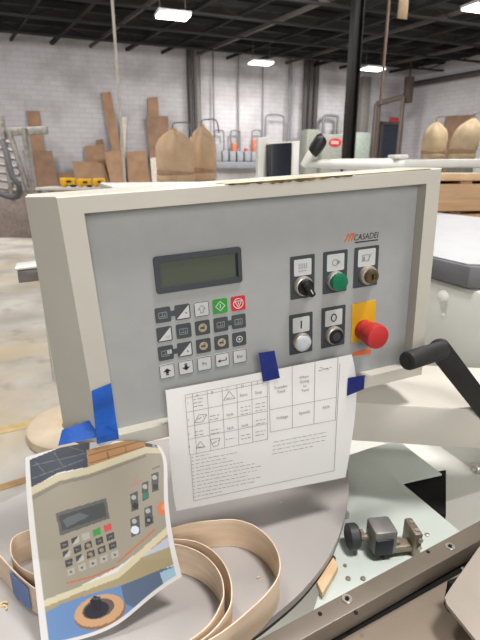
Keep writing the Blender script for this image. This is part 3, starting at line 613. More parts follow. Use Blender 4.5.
# black crank
t = thing('crank_handle', 'black crank handle in front of the lower right console corner', 'handle', at(470, 385, .70))
g0, g1 = at(407, 361, .64), at(442, 350, .69)
ax = (g1 - g0).normalized(); bm = nb(); Lg = (g1 - g0).length
lathe(bm, [(.010, -.001), (.0135, .0), (.0145, .003), (.0145, Lg - .006), (.0135, Lg), (.01, Lg + .001)], g0, ax, 28); obj('grip', bm, M['rubber'], t)
bm = nb(); lathe(bm, [(.006, -.0022), (.006, .001)], g0, ax, 16)
for k in range(6):
    th = k * PI / 3; u, w_, _ = frame(ax); c = g0 + (u * math.cos(th) + w_ * math.sin(th)) * .009; lathe(bm, [(.0018, -.0015), (.0018, .001)], c, ax, 8)
obj('end_cap', bm, M['black'], t)
h0, h1 = at(440, 350, .70), at(500, 428, .74)
ad = (h1 - h0).normalized(); sd = ad.cross(Vector((0, 1, .2))).normalized(); nd = sd.cross(ad).normalized()
bm = nb()
pts = []
for k in range(13):
    th = PI / 2 + PI * k / 12; pts.append(h0 + ad * math.cos(th) * .0175 + sd * math.sin(th) * .0175)
pts += [h1 - sd * .0165, h1 + sd * .0165]
prism(bm, [p - nd * .008 for p in pts], nd * .016, .0015); obj('crank_arm', bm, M['rubber'], t)
bm = nb(); lathe(bm, [(.014, 0), (.014, .05), (.012, .055)], h1 - ad * .01, Vector((.2, 1, 0)), 20); obj('hub', bm, M['steel'], t)

# ------------------------------------------------------------------ control console
PR = Vector((0.93424, 0.351858, 0.05824)).normalized(); PD = Vector((0.045839, 0.043482, -0.998002)); PD = (PD - PR * PD.dot(PR)).normalized(); PN = PR.cross(PD).normalized()
PO = Vector((-0.205619, 0.539219, 1.471411)); W, H = .54, .3405
def P(u, v, w=0): return PO + PR * u + PD * v + PN * w
FW = .018
def on(px, py, w=FW): return onplane(px, py, PO + PN * w, PN)
def uv(px, py, w=FW): a = on(px, py, w) - PO; return a.dot(PR), a.dot(PD)
Rp = Matrix((PR, PN, -PD)).transposed()
con = thing('control_console', 'grey machine control console with keypad, display and switches', 'console', P(W / 2, H, .05), None, Rp)
# housing: front frame with opening, chamfered sides, closed back
fi = (.0280, .0205, .5135, .3185)                       # opening at the front
ff = (.0287, .0224, .5125, .316)                      # overlay face
bm = nb()
def ring(pts): return [bm.verts.new(p) for p in pts]
def quad(u0, v0, u1, v1, w): return [P(u0, v0, w), P(u1, v0, w), P(u1, v1, w), P(u0, v1, w)]
outer_f = ring(quad(0.0015, .0015, W - .0015, H - .0015, -.0)); inner_f = ring(quad(fi[0], fi[1], fi[2], fi[3], 0)); inner_b = ring(quad(fi[0], fi[1], fi[2], fi[3], FW + .004))
edge = ring(quad(0, 0, W, H, .0015))
cu0, cu1 = uv(24.8, 196, .045)[0], uv(63.8, 430, .045)[0]
ch = ring([P(cu0, .001, .045), P(W + .012, .001, .045), P(W + .012, H - .01, .045), P(cu1, H - .01, .045)])
bk_ = ring([P(cu0, .002, .11), P(W + .012, .002, .11), P(W + .012, H - .03, .11), P(cu1, H - .03, .11)])
for A, B in ((outer_f, inner_f), (inner_f, inner_b), (edge, outer_f), (ch, edge), (bk_, ch)):
    for k in range(4): bm.faces.new((A[k], A[(k + 1) % 4], B[(k + 1) % 4], B[k]))
bm.faces.new(bk_); bm.faces.new(inner_b)
obj('housing', bm, M['house'], con, smooth=20)
# worn dusty film along the top edge
bm = nb(); prism(bm, [P(.20, -.0004, .0), P(.52, -.0004, .0), P(.52, .0006, .03), P(.20, .0006, .03)], PN * .012 - PD * .0002); obj('dust_film', bm, M['houset'], con)
bm = nb()
rr = random.Random(3); top = [(.205 + k * .006, .0005 + rr.random() * .0042 * (1 - abs(k - 15) / 22)) for k in range(31)]
prism(bm, [P(u, -.0003, -.0006) for u, v in (top[0], top[-1])] + [P(u, .0006 + v, -.0006) for u, v in reversed(top)], PN * .0012); obj('chipped_paint', bm, mat('chipped_paint', (112, 96, 66), .8, var=.4, scale=60), con)
bm = nb(); prism(bm, quad(fi[0] + .0003, fi[1] + .0003, fi[2] - .0003, fi[3] - .0003, FW), PN * .003); obj('overlay_face', bm, M['face'], con)
# display
def rrect(u0, v0, u1, v1, r, n=5):
    out = []
    for (cu_, cv_, s) in ((u1 - r, v0 + r, -PI / 2), (u1 - r, v1 - r, 0), (u0 + r, v1 - r, PI / 2), (u0 + r, v0 + r, PI)):
        for k in range(n): th = s + PI / 2 * k / (n - 1); out.append((cu_ + r * math.cos(th), cv_ + r * math.sin(th)))
    return out
def plate(bm, pts, w0, w1): prism(bm, [P(u, v, w0) for u, v in pts], PN * (w1 - w0))
du0, dv0, du1, dv1 = .1030, .0837, .2232, .1332
bm = nb(); out_ = rrect(du0, dv0, du1, dv1, .004); inn = rrect(du0 + .0075, dv0 + .0075, du1 - .0055, dv1 - .0075, .0012)
a = [bm.verts.new(P(u, v, FW - .003)) for u, v in out_]; b = [bm.verts.new(P(u, v, FW - .003)) for u, v in inn]; c = [bm.verts.new(P(u, v, FW + .001)) for u, v in inn]; d = [bm.verts.new(P(u, v, FW)) for u, v in out_]
n = len(a)
for k in range(n):
    j = (k + 1) % n
    for A, B in ((d, a), (a, b), (b, c)): bm.faces.new((A[k], A[j], B[j], B[k]))
dsp = obj('display_bezel', bm, M['bezel'], con)
bm = nb(); plate(bm, inn, FW - .0006, FW - .0002); obj('screen', bm, M['lcd'], dsp)
bm = nb(); plate(bm, [(du1 - .0085, dv0 + .009), (du1 - .0057, dv0 + .009), (du1 - .0057, dv1 - .0085), (du1 - .0085, dv1 - .009)], FW - .0009, FW - .0006); obj('screen_edge_shade', bm, M['lcdi'], dsp)  # dark strip paints the bezel's shade onto the screen
# keypad
KQ = [uv(163, 314.8), uv(238.1, 303.2), uv(167.1, 371), uv(239.7, 356)]
def kc(i, j):
    a, b = i / 4, j / 3
    return tuple((1 - b) * ((1 - a) * KQ[0][k] + a * KQ[1][k]) + b * ((1 - a) * KQ[2][k] + a * KQ[3][k]) for k in (0, 1))
def key(i, j, m, name='key'):
    u, v = kc(i, j); s = .0106
    bm = nb(); plate(bm, rrect(u - s, v - s, u + s, v + s, .0022, 4), FW - .0009, FW + .0003)
    k = obj(name, bm, M[m], con, smooth=0)
    return k, u, v
def sym(k, polys, m, nm='symbol', w=FW - .0012, lines=()):
    bm = nb()
    for p in polys: plate(bm, p, w, w + .0003)
    for (a, b, wd) in lines:
        dx, dy = b[0] - a[0], b[1] - a[1]; l = math.hypot(dx, dy) or 1; nx, ny = -dy / l * wd / 2, dx / l * wd / 2
        plate(bm, [(a[0] + nx, a[1] + ny), (b[0] + nx, b[1] + ny), (b[0] - nx, b[1] - ny), (a[0] - nx, a[1] - ny)], w, w + .0003)
    return obj(nm, bm, M[m], k, smooth=0)
def circ(u, v, r, n=20, a0=0): return [(u + r * math.cos(a0 + 2 * PI * k / n), v + r * math.sin(a0 + 2 * PI * k / n)) for k in range(n)]
def loop(pts, wd): return [(pts[i], pts[(i + 1) % len(pts)], wd) for i in range(len(pts))]
def sq(u, v, a, b=None): b = b or a; return [(u - a, v - b), (u + a, v - b), (u + a, v + b), (u - a, v + b)]
rows = ['dhwgr', 'hdtdd', 'dhttd', 'wwwww']
border = {}
for j, row in enumerate(rows):
    for i, ch_ in enumerate(row):
        k, u, v = key(i, j, {'d': 'keyd', 'h': 'keyd', 'w': 'keyw', 'g': 'keyg', 'r': 'keyr', 't': 'keyd'}[ch_])
        if ch_ == 'h': sym(k, [[(u + .009, v - .009), (u + .009, v + .009), (u - .009, v + .009)]], 'keyw', 'white_half')
        if ch_ == 'w': sym(k, [], 'keyd', 'outline', FW - .0011, loop(rrect(u - .0101, v - .0101, u + .0101, v + .0101, .002, 4), .0008))
        if ch_ == 't':
            sym(k, [circ(u, v, .0062)], 'keyt', 'tan_disc')
            sym(k, [sq(u - .001, v, .0026, .0014), sq(u + .002, v - .001, .0006, .003)], 'keyd', 'symbol', FW - .0016)
        if ch_ == 'd' and (i, j) != (4, 2):
            sym(k, [], 'inkg', 'symbol', FW - .0012, loop(sq(u - .0005, v + .0005, .0055, .0040), .0010) + [((u - .0045, v + .002), (u + .0035, v + .002), .001), ((u - .001, v - .003), (u - .001, v + .003), .0009), ((u + .002, v - .002), (u + .002, v + .0035), .0007)])
        if i == 4 and j == 2: sym(k, [circ(u, v, .0016)], 'inkw', 'symbol', FW - .0012, loop(circ(u, v, .0045), .0011))
        if ch_ == 'g': sym(k, [], 'inkw', 'symbol', FW - .0012, loop([(u, v - .0068), (u + .0068, v), (u, v + .0068), (u - .0068, v)], .0010) + [((u, v - .0028), (u, v + .0028), .0014)])
        if ch_ == 'r': sym(k, [], 'inkw', 'symbol', FW - .0012, loop(circ(u, v, .0072), .0010) + loop([(u - .0052, v - .0034), (u + .0052, v - .0034), (u, v + .0056)], .0010) + [((u, v - .002), (u, v + .0015), .0012)])
        if (i, j) == (2, 0): sym(k, [], 'inkg', 'symbol', FW - .0012, loop([(u - .0052, v), (u, v - .0056), (u + .0052, v), (u + .0022, v), (u + .0022, v + .005), (u - .0022, v + .005), (u - .0022, v)], .0008))
        if (i, j) == (1, 0): sym(k, [[(u + .003, v + .001), (u + .0062, v + .001), (u + .0046, v + .0035)]], 'ink')
        if (i, j) == (0, 1): sym(k, [], 'inkg', 'symbol', FW - .0013, loop(sq(u + .004, v + .0045, .0022, .0012), .0005))
        if (i, j) == (1, 2): sym(k, [], 'ink', 'symbol', FW - .0013, [((u + .002, v + .004), (u + .005, v + .004), .0007), ((u + .003, v + .0015), (u + .005, v + .004), .0007)])
        if j == 2 and i == 0: sym(k, [sq(u + .005, v - .001, .003, .003)], 'keyw', 'white_square')
        if j == 3:
            if i in (0, 1):
                s = 1 if i == 0 else -1
                sym(k, [[(u - .0058, v + .0005 * s), (u, v - .0045 * s), (u + .0058, v + .0005 * s)], sq(u, v + .002 * s, .0020, .0016), sq(u, v + .0052 * s, .0020, .0008)], 'ink')
            if i == 3: sym(k, [[(u - .0075, v + .001), (u - .003, v - .0015), (u - .003, v + .0035)], sq(u + .001, v + .001, .0045, .0006), sq(u + .0058, v - .0008, .0006, .0024)], 'ink')
            if i in (2, 4):
                bm = text_mesh('Fn' if i == 2 else 'Esc', .0072, lambda x, y, u=u, v=v: P(u + x, v - y, FW - .0012)); obj('lettering', bm, M['ink'], k, smooth=0)
for i, j in ((0, 0), (0, 2), (3, 1)):
    u, v = kc(i, j); bm = nb(); plate(bm, sq(u + .0132, v, .0032, .0038), FW - .0008, FW + .0003); obj('key_link', bm, M['keyd'], con)
# switch legend plates
def legend(px0, py0, px1, py1, nm='legend_plate'):
    u0, v0 = uv(px0, py0); u1, v1 = uv(px1, py1)
    bm = nb(); plate(bm, rrect(u0, v0, u1, v1, .0015, 3), FW - .0012, FW + .0003); l = obj(nm, bm, M['bezel'], con)
    return l, u0, v0, u1, v1
LP = {}
for nme, a in dict(sel=(290, 257, 314, 296), grn=(323.2, 252.3, 346, 290.5), key=(354.5, 248, 376.5, 284.5), on=(289, 315.5, 312, 350.5), off=(321.5, 308.5, 344, 343.8)).items():
    l, u0, v0, u1, v1 = legend(*a); LP[nme] = (l, u0, v0, u1, v1)
    uc = (u0 + u1) / 2; vc = v0 + (v1 - v0) * .27; s = (u1 - u0) * .36
    bm = nb(); plate(bm, rrect(uc - s, vc - s * .86, uc + s, vc + s * .86, .002, 4), FW - .0016, FW - .001); f_ = obj('legend_insert', bm, M['keyw'], l)
    w_ = FW - .0020
    if nme == 'on': sym(f_, [sq(uc, vc, .0011, .0062)], 'ink', 'symbol', w_)
    if nme == 'off': sym(f_, [], 'ink', 'symbol', w_, [((a_[0], a_[1]), (b_[0], b_[1]), .0018) for a_, b_, _ in loop([(uc + (x - uc) * .75, y) for x, y in circ(uc, vc, .0058)], 1)])
    if nme == 'sel': sym(f_, [], 'inkg', 'symbol', w_, [((uc - .006 + .003 * k, vc - .006), (uc - .006 + .003 * k, vc + .002), .0008) for k in range(5)] + [((uc - .007, vc + .005), (uc + .006, vc + .005), .0007)])
    if nme == 'grn': sym(f_, [[(uc + .003, vc - .004), (uc + .008, vc), (uc + .003, vc + .004)]], 'inkg', 'symbol', w_, loop(circ(uc - .001, vc, .0045, 12), .0009))
    if nme == 'key': sym(f_, [sq(uc - .005, vc + .001, .0014, .003)], 'inkg', 'symbol', w_, loop(sq(uc - .002, vc, .006, .0045), .0009) + [((uc + .002, vc + .005), (uc + .008, vc - .006), .0009)])
def cyl(name, prof, u, v, m, par=con, ax=None, seg=32): bm = nb(); lathe(bm, prof, P(u, v, FW), ax or -PN, seg); return obj(name, bm, M[m], par)
def ctr(k): l, u0, v0, u1, v1 = LP[k]; return (u0 + u1) / 2, v0 + (v1 - v0) * .70
R_ = .0148
collar = [(R_, .001), (R_, .006), (R_ * .93, .0085), (R_ * .80, .0095)]
u, v = ctr('sel'); b = cyl('selector_collar', collar, u, v, 'chrome')
bm = nb(); lathe(bm, [(.0122, .008), (.0122, .013), (.011, .0145)], P(u, v, FW), -PN, 28)
kd = Vector((math.cos(math.radians(80)), math.sin(math.radians(80))))      # knob bar tilts like the photo
A_ = PR * math.cos(1.05) + PD * math.sin(1.05); B_ = PR * -math.sin(1.05) + PD * math.cos(1.05)
Rk = Matrix((A_, B_, PN)).transposed(); box(bm, P(u, v, FW - .019), (.026, .0095, .014), Rk, .003); obj('selector_knob', bm, M['black'], b)
bm = nb(); box(bm, P(u, v, FW - .0258) + A_ * .004, (.008, .0014, .0006), Rk); obj('pointer', bm, M['inkw'], b)
u, v = ctr('grn'); b = cyl('button_collar', collar, u, v, 'chrome'); cyl('green_button', [(.0134, .008), (.0138, .014), (.0130, .0165), (.008, .0176)], u, v, 'green', b)
u, v = ctr('key'); u += .002; b = cyl('key_switch_collar', [(R_, .001), (R_, .007), (R_ * .92, .0095), (.0112, .010)], u, v, 'chrome')
c_ = cyl('key_cylinder', [(.0112, .009), (.0112, .0155), (.0105, .017), (.0065, .0172), (.0062, .016)], u, v, 'brass', b)
bm = nb(); box(bm, P(u, v, FW - .0176), (.0018, .0009, .008), Rp); obj('keyhole', bm, M['hole'], c_)
u, v = ctr('on'); b = cyl('button_collar', collar, u, v, 'chrome'); cyl('white_button', [(.0122, .008), (.0122, .0098), (.0108, .0108), (.005, .0112)], u, v, 'wbtn', b)
u, v = ctr('off'); b = cyl('button_collar', collar, u, v, 'chrome'); c_ = cyl('black_button', [(.0122, .008), (.0122, .0108), (.0118, .0112), (.0100, .0114)], u, v, 'black', b); cyl('button_dimple', [(.0070, .0112), (.0068, .0120), (.004, .0124)], u, v, 'dgrey', c_)
# emergency stop on a yellow plate
u0, v0 = uv(352, 304); u1, v1 = uv(373.5, 338)
bm = nb(); plate(bm, [(u0, v0), (u1, v0), (u1, v1), (u0, v1)], FW - .0010, FW + .0003); obj('warning_plate', bm, M['yel'], con)
u, v = uv(363, 329)
es = cyl('stop_base', [(.0165, .001), (.0165, .010), (.0160, .014), (.0158, .016)], u, v, 'redm')
cyl('stop_head', [(.0158, .012), (.0162, .018), (.0186, .022), (.0196, .026), (.0197, .037), (.0186, .0405), (.013, .0425), (.004, .043)], u, v, 'redm', es, None, 40)
# orange sticker partly over the sheet
a = [uv(*q) for q in ((352, 356), (353, 352), (370, 349), (370, 352.5))]
bm = nb(); plate(bm, [(a[1][0], a[1][1]), (a[2][0] + .001, a[2][1]), (a[3][0] + .001, a[3][1] + .002), (a[0][0], a[0][1])], FW - .0007, FW + .0002); obj('sticker', bm, M['org'], con)
# maker's mark and word
u, v = uv(366, 236.5)
bm = text_mesh('CASADEI', .0128, lambda x, y: P(u + x * .86 + y * .12, v - y, FW - .0006)); obj('maker_lettering', bm, M['ink'], con, smooth=0)
bm = nb(); a0_, a1_ = uv(355, 241.6), uv(378, 238.8); plate(bm, [(a0_[0], a0_[1] + .0006), (a1_[0], a1_[1] + .0006), (a1_[0], a1_[1] + .0022), (a0_[0], a0_[1] + .0022)], FW - .0006, FW); obj('maker_underline', bm, M['ink'], con, smooth=0)
bm = nb(); lu, lv = uv(350, 237.5)
for k in (-.0055, .0, .0048): plate(bm, [(lu + k - .004, lv + .0055), (lu + k - .0018, lv + .0055), (lu + k + .0035, lv - .0055), (lu + k + .0013, lv - .0055)], FW - .0006, FW)
plate(bm, [(lu - .003, lv - .003), (lu + .006, lv - .006), (lu + .006, lv - .0045), (lu - .003, lv - .001)], FW - .0006, FW)
obj('maker_emblem', bm, M['org'], con, smooth=0)
# ------------------------------------------------------------------ sheet with the printed table
def spx(qx, qy): return 150 + qx / 2.286, 350 + qy / 2.286
def wofs(py): t_ = max(0, (py - 385) / 110); return -.004 - .004 * math.sin(min(t_, 1.2) * 2.4) + .006 * max(0, t_ - .6)
def S(px, py, lift=0): return onplane(px, py, PO + PN * (wofs(py) - lift), PN)
def bez(a, b, c, d, t): return [(1 - t) ** 3 * a[k] + 3 * (1 - t) ** 2 * t * b[k] + 3 * (1 - t) * t * t * c[k] + t ** 3 * d[k] for k in (0, 1)]
def coons(top, right, bottom, left, s, t):
    T, B = bez(*top, s), bez(*bottom, s); L_, R2 = bez(*left, t), bez(*right, t); o = []
    for k in (0, 1):
        o.append((1 - t) * T[k] + t * B[k] + (1 - s) * L_[k] + s * R2[k] - ((1 - s) * (1 - t) * top[0][k] + s * (1 - t) * top[3][k] + (1 - s) * t * bottom[0][k] + s * t * bottom[3][k]))
    return o
sq_ = lambda L_: [spx(*p) for p in L_]
stop_, sright, sbot, sleft = sq_([(35, 92), (180, 66), (330, 36), (461, 10)]), sq_([(461, 10), (486, 90), (462, 200), (447, 291)]), sq_([(60, 368), (190, 342), (320, 316), (447, 291)]), sq_([(35, 92), (46, 180), (44, 290), (60, 368)])
def grid_obj(name, nu, nv, fn, m, parent=None, th=0, colour=None):
    me = bpy.data.meshes.new(name); vs = []; fs = []; px_ = []
    for j in range(nv + 1):
        for i in range(nu + 1):
            co_, q = fn(i / nu, j / nv); vs.append(co_); px_.append(q)
    for j in range(nv):
        for i in range(nu): k = j * (nu + 1) + i; fs.append((k, k + nu + 1, k + nu + 2, k + 1))
    me.from_pydata([tuple(v) for v in vs], [], fs); me.update()
    if colour:
        at_ = me.color_attributes.new('ink', 'FLOAT_COLOR', 'POINT')
        for k, q in enumerate(px_): at_.data[k].color = lin([v_ * .9 for v_ in colour(*q)])
    return link(name, me, m, parent, None, 60)
def fs_(s, t): q = coons(stop_, sright, sbot, sleft, s, t); return S(*q), q
sheet_o = grid_obj('table_sheet', 30, 30, fs_, M['paper']); tag(sheet_o, 'white paper with printed table taped under the console keypad', 'paper')
bm = nb()
def ln(a, b, wd=.5, n=8):
    wd *= .75
    a, b = spx(*a), spx(*b); dx, dy = b[0] - a[0], b[1] - a[1]; l = math.hypot(dx, dy) or 1; nx, ny = -dy / l * wd / 2, dx / l * wd / 2
    vs = []
    for k in range(n + 1):
        x, y = a[0] + dx * k / n, a[1] + dy * k / n
        vs.append((bm.verts.new(S(x + nx, y + ny, .0005)), bm.verts.new(S(x - nx, y - ny, .0005))))
    for p, q in zip(vs, vs[1:]): bm.faces.new((p[0], q[0], q[1], p[1]))
def lerp2(a, b, t): return (a[0] + (b[0] - a[0]) * t, a[1] + (b[1] - a[1]) * t)
TL, TR, BL_, BR_ = (80, 103), (268, 66), (91, 240), (269, 204)
for f_ in (0, .055, .29, .53, .74, 1): ln(lerp2(TL, BL_, f_), lerp2(TR, BR_, f_))
for f_ in (0, .09, .27, .45, .63, .81, 1): ln(lerp2(TL, TR, f_), lerp2(BL_, BR_, f_))
T2, T3, B2, B3 = (271, 46), (430, 16), (275, 188), (424, 160)
for f_ in (0.0, .64, 1): ln(lerp2(T2, B2, f_), lerp2(T3, B3, f_))
for f_ in (0, .34, .67, 1): ln(lerp2(T2, T3, f_), lerp2(B2, B3, f_))
ln((434, 30), (421, 276)); ln((100, 345), (421, 276)); ln((93, 240), (100, 345))
rr = random.Random(11)
def scrib(x0, y0, x1, slope=-.2, wd=.8):
    x = x0
    while x < x1:
        l = rr.uniform(4, 13); e = min(x + l, x1); ln((x, y0 + (x - x0) * slope), (e, y0 + (e - x0) * slope), wd, 2); x = e + rr.uniform(2, 3.5)
lens_ = [30, 95, 70, 85, 110, 135, 150, 140, 120, 150, 135, 60]
for k, l in enumerate(lens_): scrib(104 + k * .4, 244 + k * 8.2, 104 + l, -.19, .6); scrib(95 + k * .5, 246 + k * 8.2, 99 + k * .5, -.19, .7)
for k, l in enumerate((120, 125, 118, 90)): scrib(282 - k, 211 + k * 9, 282 + l, -.19, .6)
def word(s, qx, qy, size=7.0):
    x0, y0 = spx(qx, qy); sz = size / 2.286 * 1.25
    t2_ = text_mesh(s, sz, lambda x, y: S(x0 + x * .98 - y * .06, y0 - x * .19 - y, .0006)); merge(bm, t2_)
for k, c_ in enumerate('ABCDE'): word(c_, 108 + 34.5 * k, 104 - 7.0 * k, 7)
for k, yy in enumerate((122, 160, 193, 222)): word('1234'[k], 87 + k, yy, 6)
for s_, x, y in (('Start', 214, 103), ('Stop', 248, 97), ('N/A', 183, 148), ('N/A', 184, 179), ('N/A', 217, 173), ('N/A', 403, 131)): word(s_, x, y, 7.5)
for s_, x, y, z in (('Transfer', 299, 85, 7.5), ('Feed', 300, 95, 7.5), ('When', 352, 62, 7), ('Going', 353, 72, 7), ('to', 354, 82, 7), ('Feed', 355, 92, 7), ('Voltage', 302, 154, 7.5), ('Speeds', 353, 143, 7.5)): word(s_, x, y, z)
for x, y, n_ in ((110, 118, 3), (112, 190, 2), (148, 154, 2), (150, 186, 2), (218, 136, 3), (252, 128, 3), (253, 164, 2), (184, 205, 1), (219, 198, 2), (252, 190, 2)):
    for k in range(n_): scrib(x - 11, y + 2 + k * 8 - n_ * 2, x + 11, -.19, .8)
for (x, y, s_) in ((181, 106, 13), (115, 218, 10)):
    tri = [(x - s_, y + s_ * .7), (x, y - s_ * .9), (x + s_ + 1, y + s_ * .35)]
    for k in range(3): ln(tri[k], tri[(k + 1) % 3], .7, 2)
    scrib(x - 6, y + 5, x + 7, -.19, .8)
for (x, y) in ((116, 158), (150, 213)):
    d_ = [(x - 14, y + 8), (x - 4, y - 10), (x + 14, y - 10), (x + 4, y + 7)] if y < 200 else [(x - 12, y - 8), (x + 10, y - 12), (x + 6, y + 5), (x - 5, y + 8)]
    for k in range(4): ln(d_[k], d_[(k + 1) % 4], .7, 2)
    scrib(x - 8, y + 1, x + 8, -.5, .8)
scrib(385, 48, 415, -.3, .8); scrib(388, 40, 412, .2, .7)
obj('printed_table', bm, M['pink'], sheet_o, smooth=0)
# ------------------------------------------------------------------ photo print taped at the lower left console corner
A1, A2, A3 = at(25, 462, .525), at(168, 440, .572), at(42, 645, .440)
NP = (A2 - A1).cross(A3 - A1).normalized(); NP = NP if NP.y > 0 else -NP
def zq(x, y): return (x / 2.4, 420 + y / 2.4)
def wave(px, py):
    a = (px * .55 + py * .85); return .006 * math.sin((px - 30) / 150 * 5.2 + (py - 450) / 180 * 1.5) + .010 * max(0, (py - 560) / 80) * ((px - 100) / 80)
def T_(px, py): return onplane(px, py, A1 + NP * wave(px, py), NP)
pq = lambda L_: [zq(*p) for p in L_]
ptop, pright, pbot, pleft = pq([(61, 90), (180, 50), (300, 38), (382, 62)]), pq([(382, 62), (425, 110), (375, 150), (437, 376)]), pq([(100, 545), (330, 510), (290, 460), (437, 376)]), pq([(61, 90), (60, 200), (84, 380), (100, 545)])
INK = []
def ip(pts, c): 
    pts = pq(pts); xs = [p[0] for p in pts]; ys = [p[1] for p in pts]; INK.append((min(xs), max(xs), min(ys), max(ys), pts, c))
def iell(x, y, rx, ry, c, rot=0, n=24): ip([(x + rx * math.cos(2 * PI * k / n) * math.cos(rot) - ry * math.sin(2 * PI * k / n) * math.sin(rot), y + rx * math.cos(2 * PI * k / n) * math.sin(rot) + ry * math.sin(2 * PI * k / n) * math.cos(rot)) for k in range(n)], c)
def iline(a, b, wd, c):
    dx, dy = b[0] - a[0], b[1] - a[1]; l = math.hypot(dx, dy); nx, ny = -dy / l * wd / 2, dx / l * wd / 2
    ip([(a[0] + nx, a[1] + ny), (b[0] + nx, b[1] + ny), (b[0] - nx, b[1] - ny), (a[0] - nx, a[1] - ny)], c)
ip([(70, 96), (145, 66), (215, 45), (215, 112), (140, 126), (72, 165)], (52, 58, 74))
for a, b in (((75, 110), (205, 80)), ((85, 100), (110, 130)), ((130, 78), (150, 110)), ((78, 140), (200, 95)), ((165, 64), (200, 75))): iline(a, b, 2.5, (96, 102, 116))
ip([(207, 72), (300, 50), (345, 45), (352, 68), (280, 90), (212, 117)], (176, 130, 82))
iline((212, 85), (340, 50), 2.5, (120, 84, 50)); iline((214, 104), (345, 64), 2.5, (132, 94, 58)); iline((257, 76), (261, 94), 2.5, (120, 84, 50)); iline((300, 62), (304, 82), 2.5, (120, 84, 50))
ip([(345, 48), (372, 58), (392, 66), (398, 80), (352, 72)], (70, 70, 72)); iell(375, 60, 10, 8, (150, 150, 152)); iell(376, 60, 4, 4, (30, 30, 30))
ip([(71, 165), (210, 115), (350, 67), (385, 72), (404, 105), (396, 140), (402, 190), (412, 246), (330, 318), (285, 352), (180, 405), (98, 440)], (158, 150, 134))
ip([(71, 163), (140, 130), (210, 113), (350, 64), (384, 68), (388, 80), (350, 80), (212, 130), (142, 146), (73, 182)], (206, 196, 166))
ip([(74, 184), (142, 148), (212, 132), (350, 82), (352, 88), (213, 140), (143, 156), (75, 194)], (134, 126, 110))
ip([(97, 436), (180, 404), (280, 365), (330, 318), (412, 246), (416, 262), (338, 332), (288, 378), (190, 415), (100, 452)], (214, 204, 172))
ip([(100, 452), (190, 415), (288, 378), (338, 332), (416, 262), (430, 340), (385, 362), (310, 398), (250, 415), (180, 430), (102, 470)], (166, 152, 116))
ip([(340, 330), (408, 276), (414, 302), (350, 326)], (190, 194, 212))
ip([(102, 466), (150, 440), (210, 420), (280, 400), (330, 382), (388, 358), (432, 346), (432, 372), (380, 402), (325, 470), (250, 520), (106, 545)], (104, 140, 190))
ip([(290, 398), (388, 358), (425, 350), (392, 392), (330, 455), (300, 440)], (88, 104, 130))
ip([(384, 366), (418, 352), (425, 378), (393, 400)], (160, 194, 212))
iell(240, 463, 64, 37, (146, 104, 70), -.33); iell(238, 457, 62, 36, (206, 164, 122), -.33); iell(236, 453, 40, 23, (104, 84, 80), -.33); iell(232, 456, 31, 20, (32, 36, 48), -.3)
ip([(216, 432), (226, 422), (240, 424), (244, 436), (243, 458), (220, 462)], (24, 26, 32)); iline((222, 430), (240, 428), 3, (80, 86, 96))
ip([(133, 224), (255, 187), (263, 236), (145, 278)], (96, 97, 94)); ip([(141, 230), (250, 197), (256, 231), (149, 267)], (70, 74, 74)); ip([(150, 240), (190, 222), (215, 230), (160, 258)], (98, 104, 106))
for j in range(4):
    for i in range(5):
        x, y = 154 + 26.3 * i + 5.5 * j, 300 - 10.3 * i + 21.5 * j
        ch_ = rows[j][i]; c_ = {'d': (66, 68, 70), 'h': (66, 68, 70), 't': (70, 70, 68), 'w': (176, 172, 162), 'g': (64, 150, 66), 'r': (206, 80, 74)}[ch_]
        ip([(x - 10, y - 5), (x + 8, y - 12), (x + 10, y + 4), (x - 8, y + 11)], c_)
        if ch_ == 'h': ip([(x + 8, y - 12), (x + 10, y + 4), (x - 8, y + 11)], (186, 182, 172))
        if ch_ == 't': iell(x, y, 6, 5, (150, 140, 118))
        if ch_ == 'd': iline((x - 4, y + 1), (x + 5, y - 2), 3, (120, 120, 118))
        if j == 3: iell(x, y, 3, 3, (90, 88, 84))
iline((160, 392), (225, 375), 4, (196, 112, 70)); iline((225, 375), (278, 352), 4, (190, 108, 70)); iline((282, 342), (330, 300), 4, (196, 112, 70)); iline((330, 300), (372, 262), 4, (196, 112, 70))
for pts in ([(312, 178), (330, 170), (333, 214), (316, 220)], [(340, 152), (356, 146), (357, 188), (342, 195)], [(363, 130), (380, 124), (381, 168), (365, 174)], [(312, 238), (335, 228), (337, 272), (315, 282)], [(346, 212), (365, 204), (368, 248), (349, 258)]): ip(pts, (74, 78, 80))
for x, y in ((321, 186), (348, 160), (371, 138), (322, 243), (355, 218)): iell(x, y, 6, 6, (176, 174, 168))
iell(325, 206, 7, 8, (28, 28, 30)); iell(349, 182, 8, 8, (40, 120, 88)); iell(373, 160, 7, 7, (40, 40, 42)); iell(324, 264, 10, 10, (222, 230, 240)); iell(357, 240, 8, 9, (28, 28, 30)); iell(357, 240, 4, 4, (150, 150, 150))
iell(392, 213, 15, 17, (214, 120, 68)); iell(395, 209, 8, 8, (226, 146, 92))
iline((316, 158), (338, 146), 4, (186, 130, 110)); iline((322, 148), (330, 132), 3, (186, 130, 110)); iline((365, 118), (384, 110), 3, (110, 104, 96))
def inside(x, y, pts):
    r = False; j = len(pts) - 1
    for i in range(len(pts)):
        xi, yi = pts[i]; xj, yj = pts[j]
        if (yi > y) != (yj > y) and x < (xj - xi) * (y - yi) / (yj - yi) + xi: r = not r
        j = i
    return r
def ink(px, py):
    for x0, x1, y0, y1, pts, c in reversed(INK):
        if x0 <= px <= x1 and y0 <= py <= y1 and inside(px, py, pts): return c
    return (226, 224, 222)
def fp(s, t): 
    q = coons(ptop, pright, pbot, pleft, s, t)
    return T_(*q), (q[0] if .028 < s < .972 else -99, q[1] if t < .985 else -99)
pr = grid_obj('photo_print', 200, 240, fp, M['print'], None, 0, ink); tag(pr, 'curled colour photo print of a control console taped at the lower left', 'photo print')
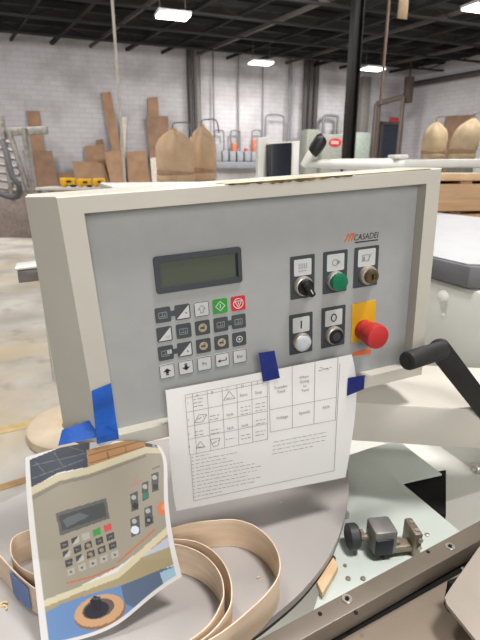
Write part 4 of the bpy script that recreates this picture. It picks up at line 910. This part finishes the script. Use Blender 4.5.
# ------------------------------------------------------------------ blue tape
def tape(quad, fn, label, m='tape', n=6, lift=.0007, name='tape_piece'):
    a, b, c, d = quad
    def f(s, t):
        q = lerp2(lerp2(a, b, s), lerp2(d, c, s), t); return fn(q[0], q[1], s, t) , q
    o = grid_obj(name, n, n, f, M[m]); return tag(o, label, 'tape', 'blue masking tape pieces')
sheetfn = lambda x, y, s, t: S(x, y, .0012 + .0006 * math.sin(9 * s))
tape(((258.5, 353), (274.5, 350.5), (280, 378), (263, 382)), sheetfn, 'dark blue tape holding the top middle of the printed table sheet', 'taped')
tape(((348, 378), (365, 375), (364, 389), (347, 396)), sheetfn, 'dark blue tape on the right edge of the printed table sheet', 'taped')
framefn = lambda x, y, s, t: onplane(x, y, PO + PN * (-.0015 - .001 * math.sin(8 * t)), PN)
tape(((91.5, 391), (111, 383), (119, 439), (97, 444)), framefn, 'upright blue tape strip on the console frame at its lower left corner', 'tape')
def topfn(x, y, s, t): return onplane(x, y, A1 + NP * (wave(x, y) - .012 - .002 * math.sin(7 * s)), NP)
tape(((62, 430), (93, 419), (116, 433), (58, 446)), topfn, 'wide blue tape across the top edge of the photo print', 'tape')
# ------------------------------------------------------------------ light
wd = bpy.data.worlds.new('hall_light'); bpy.context.scene.world = wd; wd.use_nodes = True
bg = wd.node_tree.nodes['Background']; bg.inputs[0].default_value = (.97, .985, 1, 1); bg.inputs[1].default_value = .68
def area(loc, tgt, size, e, col=(1, .97, .93)):  # area lights out of view: lamps of the hall plus added fill
    li = bpy.data.lights.new('hall_and_fill_light', 'AREA'); li.size = size; li.energy = e; li.color = col
    o = bpy.data.objects.new('hall_and_fill_light', li); C.objects.link(o); o.location = loc
    o.rotation_euler = (Vector(tgt) - Vector(loc)).to_track_quat('-Z', 'Y').to_euler()
area((-.9, 1.0, 4.9), (0, .7, 1), .5, 85)
area((1.0, .25, 4.7), (.4, .7, 1), .6, 150)  # unseen light added to brighten the mint plate
area((1.0, -2.6, 2.8), (0, .8, 1.25), 1.6, 75)  # added front fill behind the camera, brightens the console face
area((-4.5, 6.5, 5.5), (-4.5, 6.5, 0), 2.0, 330)
area((4.5, 7.5, 5.5), (4.5, 7.5, 0), 2.0, 300)
area((-6, 9, 5.4), (-7, 16, 2.5), 2.0, 420)
area((1, 11, 5.6), (0, 19, 2.5), 2.0, 400)
area((7, 12, 5.6), (7, 20, 2.5), 2.0, 340)
sc = bpy.context.scene
sc.view_settings.view_transform = 'Standard'; sc.view_settings.look = 'None'; sc.view_settings.exposure = 0
